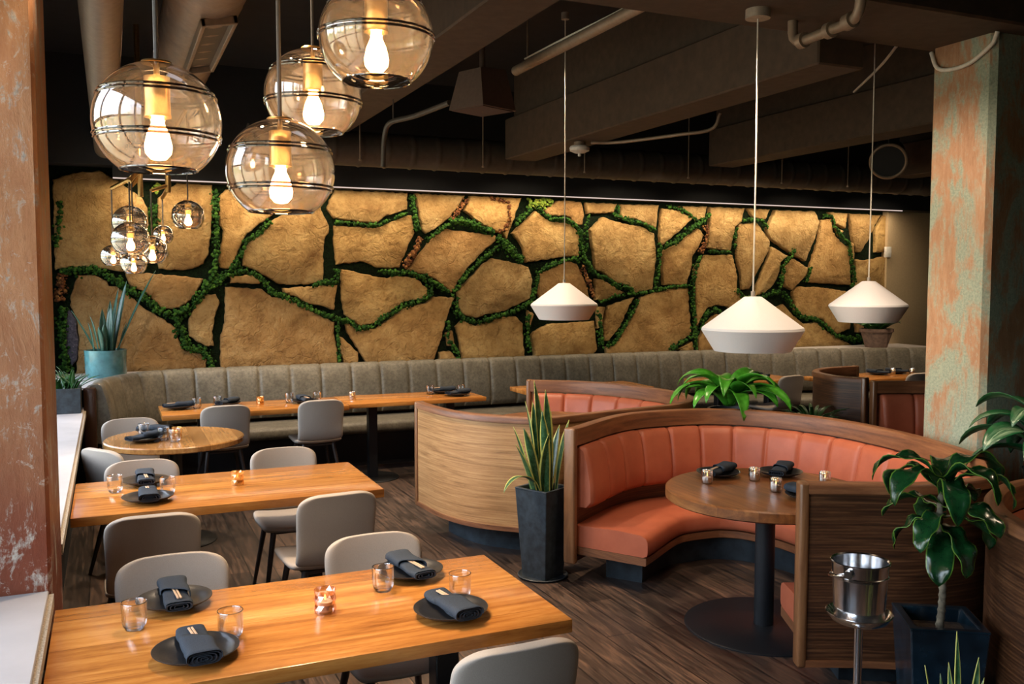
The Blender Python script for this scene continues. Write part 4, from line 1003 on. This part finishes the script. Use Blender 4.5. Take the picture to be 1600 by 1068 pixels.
# dracaena in navy planter
root=thing('corn_plant','glossy corn plant on a ringed cane in a navy square planter beside the right booth','plant',(2.94,2.52,0),-.575)
sq_planter(root,.285,.215,.54,M['pot_navy'],wall=.03)
mb=MB(); pts=[];rs=[]
for i in range(60): pts.append((.01*math.sin(i*.1),.0,.48+.58*i/59)); rs.append(.014+(.003 if i%3==0 else 0)-.004*i/59)
mb.tube(pts,rs,14); build('cane',mb,M['stem'],root,True,angle=80)
mb=MB()
for i in range(17):
    a=i*2.4+.4; k=i/16
    if i<8: leaf(mb,(0,0,1.06-.006*i),a,1.15-.03*i,.36,.085,2.7+.2*rp.random(),P_STRAP,20,.25,rp.uniform(-.5,.5),.30,i)
    else: leaf(mb,(0,0,1.0-.013*(i-8)),a,.55-.09*(i-8),.26,.085,1.7,P_STRAP,16,.25,rp.uniform(-.5,.5),.30,i)
leaf(mb,(0,-.01,.88),-1.9,-.2,.26,.095,1.3,P_STRAP,16,.2,.1,.2)
leaves_obj('leaves',mb,M['dracaena'],root)
# lily on the booth ledge
root=thing('lily_plant','bright green arching lily plant rising behind the large booth rail','plant',(4.15,5.45,0),.3)
mb=MB(); mb.lathe([(0,0),(.10,0),(.155,.88),(.16,.92),(.14,.92),(.135,.86),(0,.86)],36); build('planter',mb,M['pot_black'],root)
mb=MB()
for i in range(24):
    a=i*2.4; r=i%3; leaf(mb,(.04*math.cos(a),.04*math.sin(a),.94),a,1.42-.20*r-.004*i,.44+.10*rp.random(),.145,2.2+.6*rp.random(),P_OVAL,14,.3,rp.uniform(-.5,.5),.03,i)
leaves_obj('leaves',mb,M['lily'],root)
# aglaonema at the right edge
root=thing('aglaonema_plant','broad leaved plant with pale veined leaves at the right edge below the column','plant',(4.36,3.06,0),0)
mb=MB(); mb.lathe([(0,0),(.11,0),(.15,.86),(.155,.90),(.135,.90),(.13,.84),(0,.84)],36); build('planter',mb,M['pot_black'],root)
mb=MB()
for i in range(20):
    a=i*2.4+.2; k=i/19; leaf(mb,(.05*math.cos(a),.05*math.sin(a),.90+.12*k),a,.75+.6*k,.46+.06*rp.random(),.20,2.0+.4*rp.random(),P_OVAL,12,.25,rp.uniform(-.4,.4),.02,i)
leaves_obj('leaves',mb,M['aglaonema'],root)
# teal pot at the left end of the ledge
root=thing('snake_plant','dark snake plant in a teal pot on the ledge left of the banquette','plant',(-.045,9.28,.966),0)
mb=MB(); mb.lathe([(0,0),(.165,0),(.178,.02),(.183,.23),(.186,.25),(.170,.25),(.165,.21),(0,.21)],48); build('pot',mb,M['pot_teal'],root,True,angle=35)
mb=MB(); mb.lathe([(0,.222),(.165,.222)],32); build('soil',mb,M['soil'],root)
mb=MB()
for x,y,h,az,tl in [(-.10,0,.30,190,.12),(-.06,-.04,.36,180,.15),(-.02,.02,.42,90,.05),(.03,-.02,.44,60,.08),(.07,.03,.70,40,.22),(.05,0,.62,30,.12),(.09,-.03,.86,10,.42),(.06,-.05,.40,350,.1),(-.08,.05,.46,200,.45),(.11,.02,.30,0,.25),(0,-.06,.30,270,.1),(-.03,-.07,.26,220,.1),(.04,.06,.5,80,.1)]: leaf(mb,(x,y,.21),math.radians(az),PI/2-tl,h,.06,.06,P_SWORD,12,.4,rp.uniform(-.5,.5))
leaves_obj('leaves',mb,M['snake_dark'],root)
# black window box on the sill end
root=thing('window_planter','black window box with low greenery at the far end of the left sill','planter',(-.36,8.16,.80),0)
mb=MB()
for bx in ((-.13,.13,-.16,-.14,0,.20),(-.13,.13,.14,.16,0,.20),(-.13,-.11,-.14,.14,0,.20),(.11,.13,-.14,.14,0,.20),(-.11,.11,-.14,.14,0,.02)): mb.rbox(*bx,.003,1)
build('box',mb,M['pot_black'],root); mb=MB(); mb.box(-.108,.108,-.138,.138,.02,.16); build('soil',mb,M['soil'],root,False)
mb=MB()
for i in range(70):
    a=rp.uniform(0,6.28); leaf(mb,(rp.uniform(-.09,.09),rp.uniform(-.12,.12),.16),a,rp.uniform(.7,1.5),rp.uniform(.10,.24),.035,rp.uniform(.3,1.2),P_OVAL,6,.3)
leaves_obj('foliage',mb,M['bush'],root)
# terracotta pot on the right end of the ledge
root=thing('potted_plant','leafy plant in a weathered terracotta pot on the ledge beside the column','plant',(9.45,9.25,.966),0)
mb=MB(); mb.lathe([(0,0),(.14,0),(.20,.20),(.22,.21),(.22,.25),(.195,.25),(.18,.20),(0,.20)],36); build('pot',mb,M['terracotta'],root,True,angle=35)
mb=MB()
for i in range(46):
    a=i*2.4; leaf(mb,(.06*math.cos(a),.06*math.sin(a),.20),a,rp.uniform(.7,1.5),rp.uniform(.26,.44),.10,rp.uniform(.5,1.3),P_OVAL,10,.3,rp.uniform(-.5,.5))
leaves_obj('leaves',mb,M['bush'],root)
root=thing('fern_plant','low dark feathery plant between the coral booth and the far walnut booth','plant',(5.75,6.35,0),0)
mb=MB(); mb.lathe([(0,0),(.11,0),(.15,.55),(.135,.55),(.13,.50),(0,.50)],24); build('pot',mb,M['pot_black'],root)
mb=MB()
for i in range(60):
    a=i*2.4; leaf(mb,(.04*math.cos(a),.04*math.sin(a),.52),a,rp.uniform(.3,1.3),rp.uniform(.25,.42),.03,rp.uniform(.8,1.8),P_STRAP,9,.3)
leaves_obj('leaves',mb,M['bush'],root)
# ------------------------------------------------------------------ ice bucket on its stand
bx,by=2.435,2.43
root=thing('bucket_stand','polished steel bucket stand with a dish on a single pole','stand',(bx,by,0))
mb=MB(); mb.lathe([(0,0),(.14,0),(.145,.008),(.03,.03),(.017,.05),(.0145,.07),(.0145,.615),(.03,.625)],36); build('pole',mb,M['steel'],root,True,angle=50)
mb=MB(); mb.lathe([(0,.620),(.06,.622),(.098,.640),(.113,.662),(.116,.667),(.112,.668),(.095,.646),(.06,.630),(0,.628)],56); build('dish',mb,M['steel'],root,True,angle=50)
root=thing('ice_bucket','empty polished steel ice bucket standing in the dish of the steel stand','bucket',(bx,by,.6305))
mb=MB(); mb.lathe([(0,0),(.078,0),(.083,.005),(.088,.03),(.0945,.165),(.0985,.168),(.0985,.176),(.0955,.179),(.0975,.217),(.102,.219),(.1025,.224),(.099,.2255),(.0945,.220),(.093,.19),(.0905,.17),(.084,.02),(0,.012)],64); build('bucket_body',mb,M['steel'],root,True,angle=35)
hA=math.radians(205)
mb=MB(); pts=[(.103*math.cos(hA+PI*(1-2*abs(0))*0+ (0 if k<1 else 0))*0,0,0) for k in range(1)]
c1=Vector((.100*math.cos(hA),.100*math.sin(hA),.198)); c2=-c1; c2.z=.198; pr=Vector((-math.sin(hA),math.cos(hA),0))
pts=[c1*1.04]+[Vector((c1.x*math.cos(q)*1.06,c1.y*math.cos(q)*1.06,.198))+(-pr)*(.106*math.sin(q))+Vector((0,0,-.040*math.sin(q))) for q in [PI*k/20 for k in range(1,20)]]+[Vector((c2.x*1.04,c2.y*1.04,.198))]
pts[0].z=.198; mb.tube(pts,.0032,8); build('bail_handle',mb,M['steel'],root)
for c in (c1,c2):
    mb=MB(); d=Vector((c.x,c.y,0)).normalized(); mb.tube([Vector(c)*.97+Vector((0,0,c.z*.03)),Vector(c)+d*.016],[.017,.014],20); build('handle_boss',mb,M['steel'],root)
# ------------------------------------------------------------------ light
W=bpy.data.worlds.new('daylight'); sc.world=W; W.use_nodes=True; n=W.node_tree.nodes; l=W.node_tree.links; n.clear()
out=n.new('ShaderNodeOutputWorld'); bg=n.new('ShaderNodeBackground'); tc=n.new('ShaderNodeTexCoord'); sp=n.new('ShaderNodeSeparateXYZ'); l.new(tc.outputs['Generated'],sp.inputs[0])
cr=n.new('ShaderNodeValToRGB'); e=cr.color_ramp.elements; 
while len(e)<6: e.new(.5)
for k,(p,c) in enumerate(((0,(.10,.10,.08)),(.46,(.24,.23,.17)),(.50,(.12,.15,.05)),(.54,(.56,.60,.60)),(.66,(.74,.86,1.0)),(1,(.52,.70,1.0)))): e[k].position=p; e[k].color=(*c,1)
nz=n.new('ShaderNodeTexNoise'); nz.inputs['Scale'].default_value=7; nz.inputs['Detail'].default_value=6; l.new(tc.outputs['Generated'],nz.inputs['Vector'])
m1=n.new('ShaderNodeMath'); m1.operation='MULTIPLY_ADD'; l.new(sp.outputs['Z'],m1.inputs[0]); m1.inputs[1].default_value=.5; m1.inputs[2].default_value=.36
m2=n.new('ShaderNodeMath'); m2.operation='MULTIPLY_ADD'; l.new(nz.outputs['Fac'],m2.inputs[0]); m2.inputs[1].default_value=.26; l.new(m1.outputs[0],m2.inputs[2])
l.new(m2.outputs[0],cr.inputs['Fac']); l.new(cr.outputs['Color'],bg.inputs['Color']); bg.inputs['Strength'].default_value=9.0; l.new(bg.outputs[0],out.inputs['Surface'])
def light(name,type_,loc,energy,col,target=None,**k):
    d=bpy.data.lights.new(name,type_); d.energy=energy; d.color=col
    for a,v in k.items(): 
        if a!='portal': setattr(d,a,v)
    if k.get('portal'): d.cycles.is_portal=True
    o=bpy.data.objects.new(name,d); COL.objects.link(o); o.location=loc
    if target is not None: o.rotation_euler=(Vector(target)-Vector(loc)).to_track_quat('-Z','Y').to_euler()
    return o
for y0,y1,zt in WIN:
    light('window_daylight','AREA',(XL-.04,(y0+y1)/2,(ZS+zt)/2),1,(1,1,1),(XL+5,(y0+y1)/2,(ZS+zt)/2),shape='RECTANGLE',size=y1-y0,size_y=zt-ZS,portal=True)
SK=2.1; WARM=(1,.76,.52); SOFT=(1,.84,.68)
light('wall_wash','AREA',(5.05,9.50,2.80),55,(1,.78,.52),(5.05,9.72,1.0),shape='RECTANGLE',size=9.9,size_y=.05)
def spot(x,y,z,tx,ty,tz,e,size=70,col=WARM,r=.04,blend=.7): return light('ceiling_or_fill_spot','SPOT',(x,y,z),e*SK,col,(tx,ty,tz),spot_size=math.radians(size),spot_blend=blend,shadow_soft_size=r)
spot(.05,3.35,3.6,.45,2.95,.75,120,75); spot(.85,3.9,3.6,.95,3.0,.75,90,70); spot(.2,5.4,3.6,.5,5.0,.75,110,70); spot(1.2,5.7,3.7,1.1,5.1,.75,70,70)
spot(.3,7.2,3.7,.4,6.8,.75,70,60); spot(1.2,7.6,3.6,1.2,8.25,.75,90,70); spot(2.8,7.4,3.7,2.7,8.3,.75,80,70)
spot(2.75,3.38,3.12,3.25,4.2,.8,30,85); spot(3.35,4.55,3.02,3.8,4.1,.9,30,80); spot(3.0,6.4,3.7,3.3,6.6,.8,80,80)
for x in (.3,1.6,2.9,4.2,5.5,6.8,8.1,9.4): spot(x,8.05,2.95,x+.1,9.72,1.75,15,85,(1,.78,.52),.05,1.0)
spot(6.8,7.0,3.6,6.8,8.0,.7,60,80); spot(8.6,7.0,3.6,8.6,8.0,.7,60,80); spot(4.6,1.5,3.4,2.9,2.6,.7,25,70)

spot(2.5,4.05,3.1,4.5,3.82,1.65,62,64,(1,.80,.62)); spot(1.0,5.5,3.7,2.3,5.75,.6,75,55); spot(4.35,4.3,3.1,4.78,4.76,1.75,16,50)  # fill spots added to brighten the copper column, pale booth panel and right pendant
